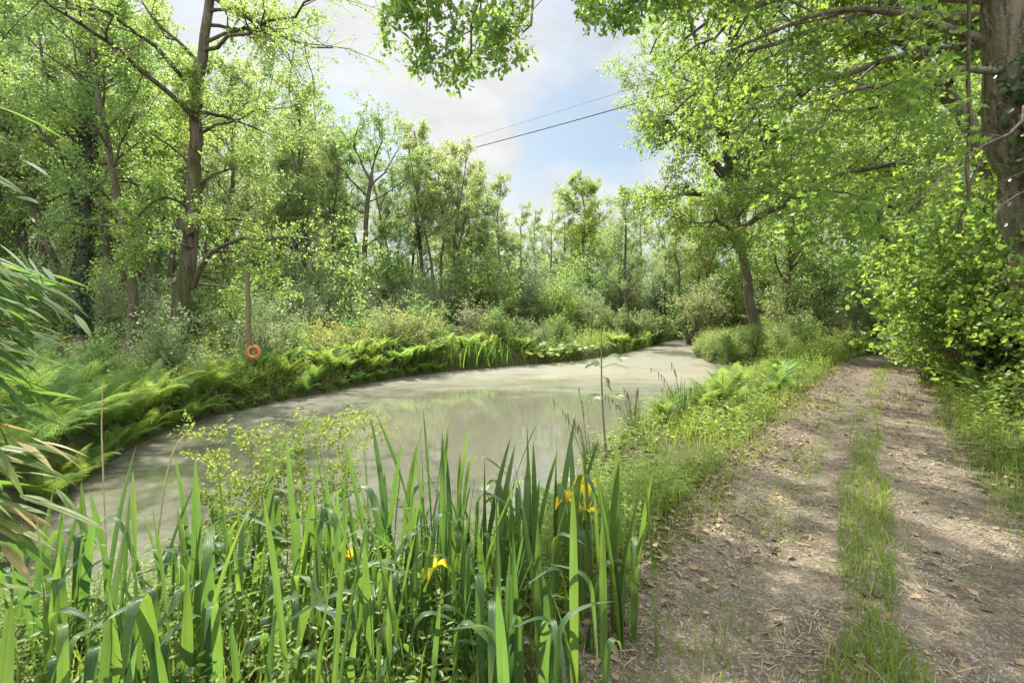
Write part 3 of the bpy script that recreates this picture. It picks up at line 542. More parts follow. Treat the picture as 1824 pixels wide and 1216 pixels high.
def wood(kind, x, y, label, group, sc=1., cat='tree'):
    return kind.put(label, cat, (x, y, hz(x, y) - .08), rng.random() * 6.28, sc * rng.uniform(.94, 1.06), group)
def by_px(px, d): return (px - CX) / F * d
# the thicket behind the far bank, standing in a loose row: (photo column, distance, kind, scale)
ROW = [(520, 33, K1, .93), (575, 30, K3, .92), (610, 37, K2, .9), (715, 31, K7, .86), (752, 33, K1, .96), (790, 29, K7, .84), (822, 34, K1, .94), (852, 31, K3, .83), (880, 36, K1, .82), (905, 30, K3, .62)]
for i, (px, d, k, s) in enumerate(ROW): wood(k, by_px(px, d), d, 'slender trunk in the thicket behind the far bank, %s of its row from the left' % ordinal(i), 'thicket trees behind the far bank', s)
ROW = [(932, 40, K4, .8), (958, 44, K4, .84), (980, 41, K4, .74), (1000, 46, K4, .8)]
for i, (px, d, k, s) in enumerate(ROW): wood(k, by_px(px, d), d, 'sparse thin tree in the gap below the sky, %s from the left' % ordinal(i), 'thin trees in the central gap', s)
wood(K6, by_px(1044, 48), 48, 'tall dome-topped tree right of the central gap, against white cloud', None, .90)
wood(K1, by_px(1120, 30), 30, 'light green tree just left of the spreading oak crown', None, .70); wood(K4, by_px(1180, 37), 37, 'half bare twiggy tree under the left side of the oak crown', None, .72)
wood(K5, by_px(1100, 38), 38, 'rounded pale tree behind the light green tree by the oak', None, .72); wood(K5, by_px(1250, 40), 40, 'pale tree seen between the pond end and the oak trunk', None, .8); wood(K3, by_px(1230, 34), 34, 'multi-stemmed tree leaning over the far end of the pond', None, .75)
ROW = []
# the wood behind the left bank
lw = []
for row, (y0, n, x0, x1) in enumerate(((19.5, 5, -23, -12.5), (24.5, 6, -30, -13), (31, 8, -36, -12), (38, 9, -44, -10))):
    for i in range(n):
        lw.append((row, i, x0 + (x1 - x0) * (i + .5) / n + rng.uniform(-.8, .8), y0 + rng.uniform(-1.4, 1.4)))
rn = ('first', 'second', 'third', 'hindmost')
for row, i, x, y in lw:
    k = (K2, K5, K1, K2, K3, K5, K1)[(row * 3 + i * 2) % 7]
    wood(k, x, y, 'alder in the left wood, %s row behind the bank, %s from the left edge' % (rn[row], ordinal(i)), 'trees of the left wood', 1.0 + .04 * row)
# the wood right of the track
for i, (x, y, k, s) in enumerate(((17.5, 14.5, K5, .95), (20.5, 17, K6, 1.), (16, 28, K5, 1.), (19.5, 25, K6, .95), (24, 22, K5, 1.1), (23, 30, K6, 1.), (28, 27, K6, 1.05), (17, 36, K6, .9), (22, 38, K6, .95), (13, 10.2, K5, .8), (17, 10, K5, 1.), (29, 35, K6, 1.), (33, 24, K6, 1.1))):
    wood(k, x, y, 'leafy tree in the wood right of the track, %s from the front' % ordinal(i), 'trees right of the track', s)
# the far ring that closes the view
for i in range(34):
    x = -62 + i * 3.9 + rng.uniform(-1.2, 1.2); y = 58 + rng.uniform(-5, 8) - .12 * abs(x)
    near_gap = abs(x - 3.5) < 5
    wood((K1, K2, K6, K5)[i % 4], x, y, 'distant tree closing the view behind the wood, %s from the left' % ordinal(i), 'distant trees', 0.72 if near_gap else .95 - .004 * abs(x))

# ------------------------------------------------------------------ shrubs
def shrub_kind(seed, name, h, wdt, mat, nst=14, size=.08, nl=14, tmpl=SIMPLE, arch=.0, n2=7, n3=6, spread=.05, lens=1.):
    rng = np.random.default_rng(seed * 13 + 5); wood = MB(); crown = MB()
    P, Rr = [], []
    for s in range(nst):
        a = rng.random() * 6.28; lean = rng.uniform(.1, 1.) ** .8 * wdt; hh = h * rng.uniform(.7, 1.05) * (1 - .28 * lean / max(wdt, .1))
        k = np.linspace(0, 1, 5); c = np.c_[np.cos(a) * (.1 + lean * k ** 1.3), np.sin(a) * (.1 + lean * k ** 1.3), hh * np.sin(k * (1.57 + arch)) / math.sin(1.57 + min(arch, 0)) if arch else hh * k]
        P.append(catmull(c, 9) + rng.normal(size=(9, 3)) * .03 * h); Rr.append((.012 + .006 * h) * np.linspace(1, .25, 9))
    P = np.array(P); Rr = np.array(Rr); tubes(wood, P, Rr, 5)
    L = np.full(len(P), h * .4)
    P2, R2, L2 = spawn(rng, P, Rr, n2, .12, 1., L * lens, R_(50), 5, .16, .1, 0, .2, .55)
    P3, R3, _ = spawn(rng, P2, R2, n3, .15, 1., np.clip(L2 * .5, .12, .8), R_(48), 4, .2, 0, -.03, .3, .5)
    tubes(wood, P2, R2, 4); tubes(wood, P3, R3, 3)
    leaves(crown, rng, P3, nl, size, spread, tmpl, .7, .12); leaves(crown, rng, P2, 5, size, spread, tmpl, .7, .12)
    return Kind(name, [('stems', wood.mesh('stems', M['twig'], True)), ('foliage', crown.mesh('foliage', M[mat]))])
S_dark = shrub_kind(1, 'shrub', 2.2, 1.3, 'dark', 14, .085, 11)
S_grey = shrub_kind(2, 'shrub', 2.6, 1.4, 'grey', 14, .085, 11)
S_light = shrub_kind(3, 'shrub', 2.8, 1.3, 'alder', 13, .09, 11)
S_yel = shrub_kind(4, 'shrub', 1.7, 1.1, 'yellow', 16, .075, 12, NARROW)
S_cream = shrub_kind(5, 'shrub', 2.3, 1.2, 'cream', 14, .09, 8)
S_beech = shrub_kind(6, 'hazel_shrub', 3.0, 1.5, 'maple', 14, .10, 11, BROAD, n2=6, n3=5)
S_pale = shrub_kind(8, 'shrub', 3.0, 1.3, 'birch', 13, .09, 11)
S_over = shrub_kind(7, 'shrub', 1.5, 2.0, 'dark', 18, .08, 12)
def bank(i0, i1, n, off):                         # n points along the pond edge i0..i1, off metres outside it
    P = POND[i0:i1 + 1]; s = np.r_[0, np.cumsum(np.linalg.norm(np.diff(P, axis=0), axis=1))]; u = np.linspace(0, s[-1], n)
    X = np.c_[np.interp(u, s, P[:, 0]), np.interp(u, s, P[:, 1])]; T = nrm(np.gradient(X, axis=0)); Nn = np.c_[-T[:, 1], T[:, 0]]
    return X + Nn * off
def shrub(k, x, y, label, group=None, sc=1., cat='shrub'): return k.put(label, cat, (x, y, hz(x, y) - .05), rng.random() * 6.28, sc * rng.uniform(.92, 1.08), group)
def shrub_px(k, px, d, label, sc=1., group=None): return shrub(k, by_px(px, d), d, label, group, sc)
shrub_px(S_yel, 728, 18.0, 'golden yellow arching shrub on the far bank, left of the cream blossoming bush', 1.05)
shrub_px(S_light, 762, 18.9, 'pale leafy shrub standing behind the golden yellow one', .72)
shrub_px(S_yel, 600, 15.4, 'low yellow-green shrub on the far bank between the life ring and the golden shrub', .8)
shrub_px(S_light, 625, 16.6, 'upright bright green sapling bush beside the low yellow-green shrub', .55)
shrub_px(S_cream, 858, 21.6, 'cream blossoming bush behind the far bank', .95)
shrub_px(S_light, 985, 30, 'bright green bush at the foot of the central gap', 1.1)
shrub_px(S_over, 1120, 30.0, 'dark low shrub leaning over the far water, left of the pond end', 1.05); shrub_px(S_over, 1165, 34.0, 'darkest shrub touching the water at the narrow pond end', .95); shrub_px(S_dark, 1070, 30, 'dark shrub rising behind the low one over the water', .9)
shrub_px(S_grey, 1050, 33, 'grey-green bush left of the dark shrubs at the pond end', 1.0)
for i, (px, d, k, s) in enumerate(((470, 19, S_dark, .9), (520, 21, S_grey, 1.), (565, 22.5, S_dark, 1.), (640, 23.5, S_grey, 1.1), (690, 25, S_grey, 1.), (735, 26, S_dark, 1.), (790, 26, S_dark, .9), (830, 28, S_grey, 1.1), (905, 28, S_dark, 1.), (945, 30, S_grey, 1.1), (1015, 34, S_dark, 1.1))):
    shrub_px(k, px, d, 'understorey bush behind the far bank plants, %s from the left' % ordinal(i), s, 'bushes behind the far bank')
for i in range(16):
    x = -24 + i * 1.05 + rng.uniform(-.5, .5); y = 16.2 + (i * 7 % 5) * 1.6 + rng.uniform(-.5, .5)
    shrub((S_dark, S_light, S_grey, S_dark)[i % 4], x, y, 'shady bush under the left wood, %s from the left' % ordinal(i), 'bushes under the left wood', .95)
for i in range(20):
    px = 440 + i * 31 + rng.uniform(-8, 8); d = 25.5 + (i * 7 % 5) * 1.7 + (px > 900) * 5
    shrub_px((S_light, S_grey, S_pale)[i % 3], px, d, 'pale leafy thicket bush among the far trunks, %s from the left' % ordinal(i), (1.0, 1.5, 1.25, .9)[i % 4], 'pale thicket bushes')
for i in range(11):
    shrub_px((S_pale, S_light, S_grey)[i % 3], 880 + i * 37 + rng.uniform(-8, 8), 43 + (i * 5 % 4) * 2.5, 'tall pale bush closing the gap at the head of the pond, %s from the left' % ordinal(i), 1.9, 'tall bushes at the head of the pond')
for i in range(12):
    px = 560 + i * 55; d = 39 + (i * 5 % 4) * 2.2
    shrub_px((S_light, S_grey, S_dark)[i % 3], px, d, 'far bush filling the thicket floor, %s from the left' % ordinal(i), 1.5, 'far thicket bushes')
for i in range(22):
    x = -36 + i * 1.75 + rng.uniform(-.6, .6); y = 27 + (i * 5 % 4) * 4.2 + rng.uniform(-1, 1)
    shrub((S_light, S_grey, S_light, S_dark)[i % 4], x, y, 'tall bush deep in the left wood, %s from the left' % ordinal(i), 'tall bushes deep in the left wood', 1.7)
for i in range(12):
    x = 13 + i * 2.3 + rng.uniform(-.6, .6); y = 36 + (i * 5 % 3) * 4
    shrub((S_light, S_grey, S_light)[i % 3], x, y, 'tall bush beyond the oak, %s from the left' % ordinal(i), 'tall bushes beyond the oak', 1.8)
for i, (x, y, k, s) in enumerate(((7.3, 5.6, S_beech, .62), (8.3, 6.6, S_beech, .9), (8.9, 9.3, S_beech, 1.), (10.6, 9.8, S_beech, 1.15), (11.2, 11.6, S_beech, 1.1), (13.2, 12.6, S_light, 1.2), (15.2, 14.2, S_light, 1.2), (17.4, 15.6, S_beech, 1.3), (20, 21.6, S_light, 1.4), (17, 22.5, S_dark, 1.0), (14.4, 24, S_dark, .8), (22.5, 23, S_dark, 1.4), (15.4, 27, S_dark, 1.3), (18.5, 29, S_light, 1.4), (12.5, 31, S_grey, 1.2), (14.8, 33, S_light, 1.3), (9.6, 11.2, S_beech, .6), (9.5, 9.9, S_beech, 1.25), (11.2, 10.8, S_beech, 1.5), (12.8, 13.4, S_beech, 1.6), (10.2, 7.6, S_beech, 1.2))):
    shrub(k, x, y, 'broad-leaved bush along the right side of the track, %s from the front' % ordinal(i), 'bushes right of the track', s)

for i, (x, y) in enumerate(q for q in bank(3, 11, 15, 1.35) if not (-7.2 < q[0] < -5.2 and 9.7 < q[1] < 12.2)): shrub((S_light, S_pale, S_grey, S_light, S_yel)[i % 5], x - .3, y + .2, 'small rounded bush among the ferns along the left bank, %s from the left' % ordinal(i), 'small bushes on the left bank', (.42, .52, .62, .46)[i % 4])
for i, (px, d, k) in enumerate(((1270, 21.5, S_pale), (1300, 20, S_light), (1345, 19.4, S_light), (1390, 20.5, S_pale), (1430, 22, S_light), (1330, 22.5, S_dark))): shrub_px(k, px, d, 'low rounded bush on the right bank below the oak, %s from the left' % ordinal(i), .42, 'low bushes below the oak')
# ------------------------------------------------------------------ ferns
T_dia = (np.array([[0, 0, 0], [.2, .45, .05], [0, 1, 0], [-.2, .45, .05]]), np.array([[0, 1, 2, 3]]))
def fern_kind(seed, nf, L, fine=True):
    rng = np.random.default_rng(seed); mb = MB(); st = MB()
    for f in range(nf):
        a = f * 2.399 + rng.normal() * .25; ln = L * rng.uniform(.75, 1.1); e = R_(rng.uniform(58, 86)); bend = rng.uniform(.9, 1.7)
        K = 30; t = np.linspace(0, 1, K); el = e - bend * t ** 1.6; ds = ln / (K - 1)
        hx = np.cumsum(np.cos(el) * ds); hzv = np.cumsum(np.sin(el) * ds); sw = rng.normal() * .12 * t ** 2 * ln
        d = np.array([math.cos(a), math.sin(a), 0]); s = np.array([-d[1], d[0], 0])
        P = d * hx[:, None] + s * sw[:, None] + np.array([0, 0, 1]) * hzv[:, None]; tubes(st, P[::3], .006 * np.linspace(1, .3, 10) * L, 3)
        T = nrm(np.gradient(P, axis=0)); up = nrm(np.cross(s, T)) * -1; up = np.where((up[:, 2:] < 0), -up, up)
        npn = 26; tt = np.linspace(.14, .99, npn); i = (tt * (K - 1)).astype(int)
        pl = ln * .21 * np.clip(np.sin(np.clip((tt - .05) / .95, 0, 1) ** .62 * np.pi) ** .8, .06, 1)
        for sg in (-1, 1):
            ax = nrm(s * sg + T[i] * .45 + np.array([0, 0, -.18]) + rng.normal(size=(npn, 3)) * .06)
            if not fine: place(mb, P[i], ax, up[i], pl, T_simple(.11, .03)); continue
            m = 8; u = np.linspace(.08, .96, m)
            base = P[i][:, None] + ax[:, None] * (u[None, :, None] * pl[:, None, None]) + np.array([0, 0, -.10]) * (u ** 2)[None, :, None] * pl[:, None, None]
            w = pl[:, None] * .27 * (1 - .82 * u)[None]
            pv = np.cross(ax, up[i])
            for s2 in (-1, 1):
                place(mb, base.reshape(-1, 3), (pv[:, None] * s2 + ax[:, None] * .5 + 0 * base).reshape(-1, 3), np.repeat(up[i], m, 0) + rng.normal(size=(npn * m, 3)) * .15, w.ravel() + .004, T_dia)
    return Kind('fern', [('fronds', mb.mesh('fronds', M['fern'])), ('stalks', st.mesh('stalks', M['stem'], True))])
FERN = [fern_kind(21, 12, 1.15), fern_kind(22, 10, 1.05), fern_kind(23, 13, 1.2)]
FFAR = [fern_kind(24, 13, 1.15, False), fern_kind(25, 11, 1.05, False)]
def by_ring(x, y): return -7.1 < x < -5.2 and 10.2 < y < 12.1
def fern(x, y, label, group, sc=1., far=False):
    if by_ring(x, y): sc *= .72
    return (FFAR if far else FERN)[int(rng.integers(2 if far else 3))].put(label, 'fern', (x, y, hz(x, y) - .04), rng.random() * 6.28, sc * rng.uniform(.62, 1.2), group)
for i, (x, y) in enumerate(q for q in bank(0, 10, 26, .28) if q[0] < -2.7 or q[1] < 16): fern(x + rng.uniform(-.12, .12), y, 'fern overhanging the water on the left bank, %s along the edge from the bamboo' % ordinal(i), 'waterside ferns on the left bank', .95, y > 14)
for i, (x, y) in enumerate(q for q in bank(0, 10, 30, .04) if q[0] < -2.7 or q[1] < 16): fern(x, y, 'small fern rooted low in the left bank just above the water, %s from the bamboo' % ordinal(i), 'low ferns at the foot of the left bank', .62, y > 14)
for i, (x, y) in enumerate(bank(0, 10, 24, 1.0)): fern(x + rng.uniform(-.2, .2), y + rng.uniform(-.2, .2), 'fern in the second row up the left bank, %s from the bamboo' % ordinal(i), 'second row ferns on the left bank', 1.1, y > 13)
for i, (x, y) in enumerate(bank(2, 10, 18, 2.1)): fern(x + rng.uniform(-.3, .3), y + rng.uniform(-.3, .3), 'fern in the rear row near the left trunks, %s from the bamboo' % ordinal(i), 'rear row ferns on the left bank', .95, True)
for i, (x, y) in enumerate(((2.75, 8.2), (2.3, 7.3), (4.2, 8.9), (3.2, 8.0), (3.7, 8.5), (5.0, 9.4), (5.55, 10.1), (5.9, 10.3), (4.7, 10.2), (6.6, 11.8), (7.2, 13.2), (8.2, 14.2), (3.4, 7.4))):
    fern(x, y, 'bright fern on the right bank between pond and track, %s from the front' % ordinal(i), 'right bank ferns', .62, y > 11)
for i, (x, y) in enumerate(bank(12, 15, 10, .3)): fern(x, y, 'fern at the foot of the far bank, %s from the left' % ordinal(i), 'far bank ferns', .9, True)
for i, (x, y) in enumerate(((13.3, 18.8), (14.5, 19.6), (15.7, 19.8), (12.3, 18.9), (16.8, 19.4))): fern(x, y, 'big sunlit fern at the far bend of the track, %s from the left' % ordinal(i), 'ferns at the bend', 1.25, True)
for i, (x, y) in enumerate(((8.1, 8.3), (9.0, 9.6), (10.2, 10.6), (11.6, 12.2), (13.3, 13.6), (14.9, 15.2), (7.5, 7.5))): fern(x, y, 'fern on the right verge of the track, %s from the front' % ordinal(i), 'right verge ferns', .85, y > 11)

# ------------------------------------------------------------------ low growth (uncountable): herbs, grass, litter
def herbs():
    mb = MB(); rg = np.random.default_rng(31)
    def scatter(n, x0, x1, y0, y1, cond, hmin, hmax, lsz, nl, tmpl=SIMPLE):
        x = rg.uniform(x0, x1, n); y = rg.uniform(y0, y1, n); k = cond(x, y); x, y = x[k], y[k]; n = len(x)
        if not n: return
        z = height(x, y); h = rg.uniform(hmin, hmax, n) * (1 + .45 * vnoise(x, y, 1.7))
        a = rg.random((n, nl)) * 6.28; t = (np.arange(nl)[None] + rg.random((n, nl))) / nl; lx = rg.normal(size=(n, 1)) * .25; ly = rg.normal(size=(n, 1)) * .25
        p = np.stack([x[:, None] + lx * t * h[:, None], y[:, None] + ly * t * h[:, None], z[:, None] + t * h[:, None]], -1).reshape(-1, 3)
        ax = np.stack([np.cos(a), np.sin(a), .25 - .5 * rg.random((n, nl))], -1).reshape(-1, 3); no = rg.normal(size=ax.shape) * .3 + np.array([0, 0, 1.])
        sz = (lsz * (1.15 - .6 * t)).reshape(-1) * rg.uniform(.6, 1.3, n * nl)
        place(mb, p + rg.normal(size=p.shape) * .015, ax, no, sz, tmpl)
    sdm = lambda x, y, a, b: (lambda s: (s > a) & (s < b))(pond_sd(x, y))
    offp = lambda x, y, a=.0: path_d(x, y)[0] > a
    # left and far banks
    scatter(9000, -15, 4, 5, 25, lambda x, y: sdm(x, y, .0, 5) & (x < -1 + .5 * (y - 18)) & (vnoise(x, y, .8) > -.35) & ~((x > -7.0) & (x < -5.2) & (y > 9.9) & (y < 12.1)), .4, 1.0, .085, 11)
    scatter(9000, -4, 16, 17, 45, lambda x, y: sdm(x, y, .1, 3.5) & (x < 1.5 + .66 * (y - 19)), .4, .95, .12, 9)
    # right bank between pond and track
    scatter(15000, .2, 14, 3.2, 19, lambda x, y: sdm(x, y, .15, 5) & offp(x, y, .2 + .0 * x) & ~right_of_path(x, y) & (vnoise(x, y, 1.3) > -.5), .14, .42, .07, 8)
    scatter(5000, 8, 16, 15, 30, lambda x, y: sdm(x, y, .15, 6) & offp(x, y, .35) & (x > .35 * y + .5), .3, .8, .11, 9)
    scatter(900, -7.4, -5.2, 9.7, 12.3, lambda x, y: sdm(x, y, .02, 2), .18, .42, .08, 9)
    # iris bed floor
    scatter(4500, -3.5, 1.6, 1.2, 5, lambda x, y: sdm(x, y, .1, 4) & offp(x, y, .2), .12, .45, .06, 11, NARROW)
    # right verge
    scatter(9000, 3, 19, 2, 19, lambda x, y: offp(x, y, .25) & right_of_path(x, y) & (path_d(x, y)[0] < 3.2), .2, .7, .09, 10)
    scatter(5000, 5, 22, 4, 26, lambda x, y: offp(x, y, 2.2) & right_of_path(x, y), .4, .9, .12, 8)
    # wood floor
    scatter(6000, -30, -3, 14, 32, lambda x, y: sdm(x, y, 4, 40), .3, .9, .13, 8)
    o = obj('undergrowth', mb.mesh('undergrowth', M['herb'])); tag(o, 'leafy green herbs covering the banks and the wood floor', 'undergrowth', kind='stuff')
herbs()
def blade(mb, rg, x, y, h, w, bend=.5, z=None):
    n = len(x); z = height(x, y) if z is None else z; a = rg.random(n) * 6.28; d = np.stack([np.cos(a), np.sin(a), 0 * a], -1); s = np.stack([-d[:, 1], d[:, 0], 0 * a], -1); b = rg.uniform(.1, 1., n) * bend
    base = np.stack([x, y, z - .01], -1); V = []
    for t, ww in ((0, 1.), (.4, .85), (.75, .55)):
        c = base + d * (h * b * t ** 2)[:, None] + np.array([0, 0, 1.]) * (h * (t - .35 * b * t * t))[:, None]; V += [c - s * (w * ww / 2)[:, None], c + s * (w * ww / 2)[:, None]]
    V.append(base + d * (h * b)[:, None] + np.array([0, 0, 1.]) * (h * (1 - .35 * b))[:, None])
    V = np.stack(V, 1); i = np.arange(n)[:, None] * 7
    mb.add(V.reshape(-1, 3), np.concatenate([i + np.array([0, 1, 3, 2]), i + np.array([2, 3, 5, 4])])); mb.f.append(np.array(i + np.array([4, 5, 6])) + mb.n - n * 7); mb.m.append(np.zeros(n, int))
def grass():
    mb = MB(); rg = np.random.default_rng(41)
    def go(n, x0, x1, y0, y1, cond, h0, h1, w, bend):
        x = rg.uniform(x0, x1, n); y = rg.uniform(y0, y1, n); k = cond(x, y); x, y = x[k], y[k]
        blade(mb, rg, x, y, rg.uniform(h0, h1, len(x)) * (1 + .4 * vnoise(x, y, 2.3)), np.full(len(x), w) * rg.uniform(.6, 1.3, len(x)), bend)
    mid = lambda x, y: np.abs(seg_dist(x, y, PATHC, False)[0] + .07 * vnoise(x, y, 3.)) < .15 + .10 * vnoise(x, y, 1.1)
    go(120000, .5, 12, 1.2, 15, lambda x, y: mid(x, y) & (rg.random(len(x)) < .55 + .6 * vnoise(y, x, 2.7)), .06, .2, .008, .8)
    go(60000, .5, 6, 1.2, 6, lambda x, y: mid(x, y) , .04, .15, .006, .9)
    # fringe creeping on to the track
    go(50000, 0, 14, 1.2, 18, lambda x, y: (lambda d: (d > -.06 + .14 * vnoise(x, y, 1.9)) & (d < .5))(path_d(x, y)[0]), .05, .2, .006, .9)
    go(42000, .2, 13, 2, 17, lambda x, y: (lambda d: (d > .15) & (d < 2.6))(path_d(x, y)[0]) & (pond_sd(x, y) > .3) & ~right_of_path(x, y), .12, .4, .007, .8)
    go(50000, 3, 18, 2, 18, lambda x, y: (lambda d: (d > .1) & (d < 2.2))(path_d(x, y)[0]) & right_of_path(x, y), .12, .38, .007, .8)
    go(3000, -.4, 2.2, 1.2, 5, lambda x, y: (lambda d: (d > -.15) & (d < .5))(path_d(x, y)[0]) & ~right_of_path(x, y), .05, .2, .007, .9)
    go(6000, -3.5, 1.4, 1.3, 5, lambda x, y: (pond_sd(x, y) > .1) & (path_d(x, y)[0] > .15), .12, .36, .008, .7)
    go(80000, -14, 13, 5, 36, lambda x, y: (lambda s: (s > -.05) & (s < 1.8))(pond_sd(x, y)) & (x < 1.5 + .66 * (y - 19)), .3, .7, .013, .7)
    go(46000, .0, 9, 1.3, 10, lambda x, y: (lambda d: (d > -.62) & (d < .1))(path_d(x, y)[0]) & ~right_of_path(x, y) & (vnoise(x, y, 2.2) + .6 * vnoise(y, x, 5.) > .05), .03, .13, .006, 1.)
    go(26000, 1.5, 13, 1.3, 12, lambda x, y: (lambda d: (d > -.45) & (d < .1))(path_d(x, y)[0]) & right_of_path(x, y) & (vnoise(x, y, 2.4) + .6 * vnoise(y, x, 5.) > .1), .03, .14, .006, 1.)
    # stray tufts on the track
    go(40000, .3, 9, 1.3, 10, lambda x, y: (path_d(x, y)[0] < 0) & (vnoise(x, y, 2.6) + .5 * vnoise(y, x, 6.1) > .66), .03, .1, .005, 1.)
    o = obj('grass', mb.mesh('grass', M['grass'])); tag(o, 'grass on the banks, verges and the middle of the track', 'grass', kind='stuff')
grass()
def litter():
    rg = np.random.default_rng(51)
    def on(n, x0, x1, y0, y1, cond):
        x = rg.uniform(x0, x1, n); y = rg.uniform(y0, y1, n); k = cond(x, y); return x[k], y[k]
    mb = MB()
    for n, cond, hh in ((3600, lambda x, y: (lambda d: (d > -.75) & (d < .35))(path_d(x, y)[0]) & (vnoise(x, y, 1.5) > .15), .02), (1900, lambda x, y: path_d(x, y)[0] < .3, .015), (5200, lambda x, y: (lambda d: (d > -.5) & (d < .5))(path_d(x, y)[0]) & ~right_of_path(x, y) & (vnoise(x, y, .9) > .05), .03)):
        x, y = on(n * 6, .3, 13, 1.3, 16, cond); x, y = x[:n], y[:n]; m = len(x)
        p = np.stack([x, y, height(x, y) + .014 + rg.random(m) * hh], -1)
        place(mb, p, np.stack([rg.normal(size=m), rg.normal(size=m), .2 * rg.normal(size=m)], -1), np.array([0, 0, 1.]) + rg.normal(size=(m, 3)) * .45, rg.uniform(.02, .065, m), (T_simple(.3, .16) if n != 1900 else LOBED))
    o = obj('leaf_litter', mb.mesh('leaf litter', M['litter'])); tag(o, 'dry brown fallen leaves strewn along the track', 'leaf litter', kind='stuff')
    mb = MB(); x, y = on(60000, .3, 9, 1.3, 11, lambda x, y: (path_d(x, y)[0] < .25) & (vnoise(x, y, 1.2) + .6 * vnoise(y, x, 3.3) > -.25)); m = min(len(x), 15000); x, y = x[:m], y[:m]
    p = np.stack([x, y, height(x, y) + .013 + rg.random(m) * .014], -1); place(mb, p, np.stack([rg.normal(size=m), rg.normal(size=m), .12 * rg.normal(size=m)], -1), np.array([0, 0, 1.]) + rg.normal(size=(m, 3)) * .4, rg.uniform(.03, .11, m), (np.array([[-.018, 0, 0], [.018, 0, 0], [.016, .5, .03], [-.016, .5, .03], [.004, 1, 0], [-.004, 1, 0]]), np.array([[0, 1, 2, 3], [3, 2, 4, 5]])))
    o = obj('cut_grass', mb.mesh('cut grass', M['straw'])); tag(o, 'cut dry grass stalks lying on the track', 'dry grass', kind='stuff')
    mb = MB(); x, y = on(70000, .3, 10, 1.3, 12, lambda x, y: (path_d(x, y)[0] < -.05) & (vnoise(x, y, 1.9) > -.4)); m = min(len(x), 20000); x, y = x[:m], y[:m]
    O = np.array([[1, 0, 0], [0, 1, 0], [-1, 0, 0], [0, -1, 0], [0, 0, .7], [0, 0, -.7]]); Fo = np.array([[0, 1, 4], [1, 2, 4], [2, 3, 4], [3, 0, 4], [1, 0, 5], [2, 1, 5], [3, 2, 5], [0, 3, 5]])
    place(mb, np.stack([x, y, height(x, y) + .013], -1), rg.normal(size=(m, 3)), rg.normal(size=(m, 3)), rg.uniform(.003, .012, m), (O, Fo))
    o = obj('gravel', mb.mesh('gravel', M['pebble'], True)); tag(o, 'loose grey gravel stones on the track', 'gravel', kind='stuff')
litter()

# ------------------------------------------------------------------ iris bed in front
def ribbon(mb, P, W, side, fold=.12, mat=0):
    """blade along P (K,3) with half widths W and a midrib"""
    T = nrm(np.gradient(P, axis=0)); side = nrm(side - T * (side * T).sum(-1, keepdims=True)); nn = np.cross(T, side); K = len(P)
    cs = ((-1, 1.), (-.5, .15), (-.12, .25), (0, -.35), (.12, .25), (.5, .15), (1, 1.)); m = len(cs)
    v = np.stack([P + side * (W * c)[:, None] + nn * (W * fold * h)[:, None] for c, h in cs], 1).reshape(-1, 3); i = np.arange(K - 1) * m
    mb.add(v, np.concatenate([np.c_[i + k, i + k + 1, i + m + k + 1, i + m + k] for k in range(m - 1)]), mat, np.tile([c for c, h in cs], K) + 3.)
def iris_blade(mb, rg, base, h, w, az, lean, kink=None, twist=0.):
    K = 22; t = np.linspace(0, 1, K); d = np.array([math.cos(az), math.sin(az), 0]); el = np.full(K, R_(90)) - lean * (.3 + t)
    if kink:
        k0, amt = kink; el = el - amt * smooth(k0 - .07, k0 + .12, t) - .5 * amt * smooth(k0, 1., t) * .6
    ds = h / (K - 1); P = base + np.r_[[[0, 0, 0]], np.cumsum((d * np.cos(el)[:, None] + np.array([0, 0, 1]) * np.sin(el)[:, None]) * ds, axis=0)[:-1]]
    sa = az + math.pi / 2 + twist * (t - .3); side = np.c_[np.cos(sa), np.sin(sa), np.zeros(K)]
    W = w / 2 * np.interp(t, [0, .15, .55, .8, .93, 1], [.8, .95, 1, .72, .34, .03]); ribbon(mb, P, W, side, .16)
def flower_mesh(seed):
    rg = np.random.default_rng(seed); mb = MB()
    for j in range(3):
        a = j * 2.094 + rg.normal() * .15; d = np.array([math.cos(a), math.sin(a), 0]); s = np.array([-d[1], d[0], 0])
        t = np.linspace(0, 1, 8); P = d * (.055 * t)[:, None] + np.array([0, 0, 1]) * (.028 * np.sin(t * 2.9) - .03 * t ** 2)[:, None]; ribbon(mb, P, .024 * np.interp(t, [0, .25, .65, 1], [.25, .4, 1, .25]), np.repeat(s[None], 8, 0), .2)
        a += 1.05; d = np.array([math.cos(a), math.sin(a), 0]); s = np.array([-d[1], d[0], 0]); P = d * (.018 * t)[:, None] + np.array([0, 0, 1]) * (.045 * t)[:, None]; ribbon(mb, P, .009 * np.interp(t, [0, .5, 1], [.4, 1, .5]), np.repeat(s[None], 8, 0), .3)
    return mb.mesh('iris petals', M['petal'], True)
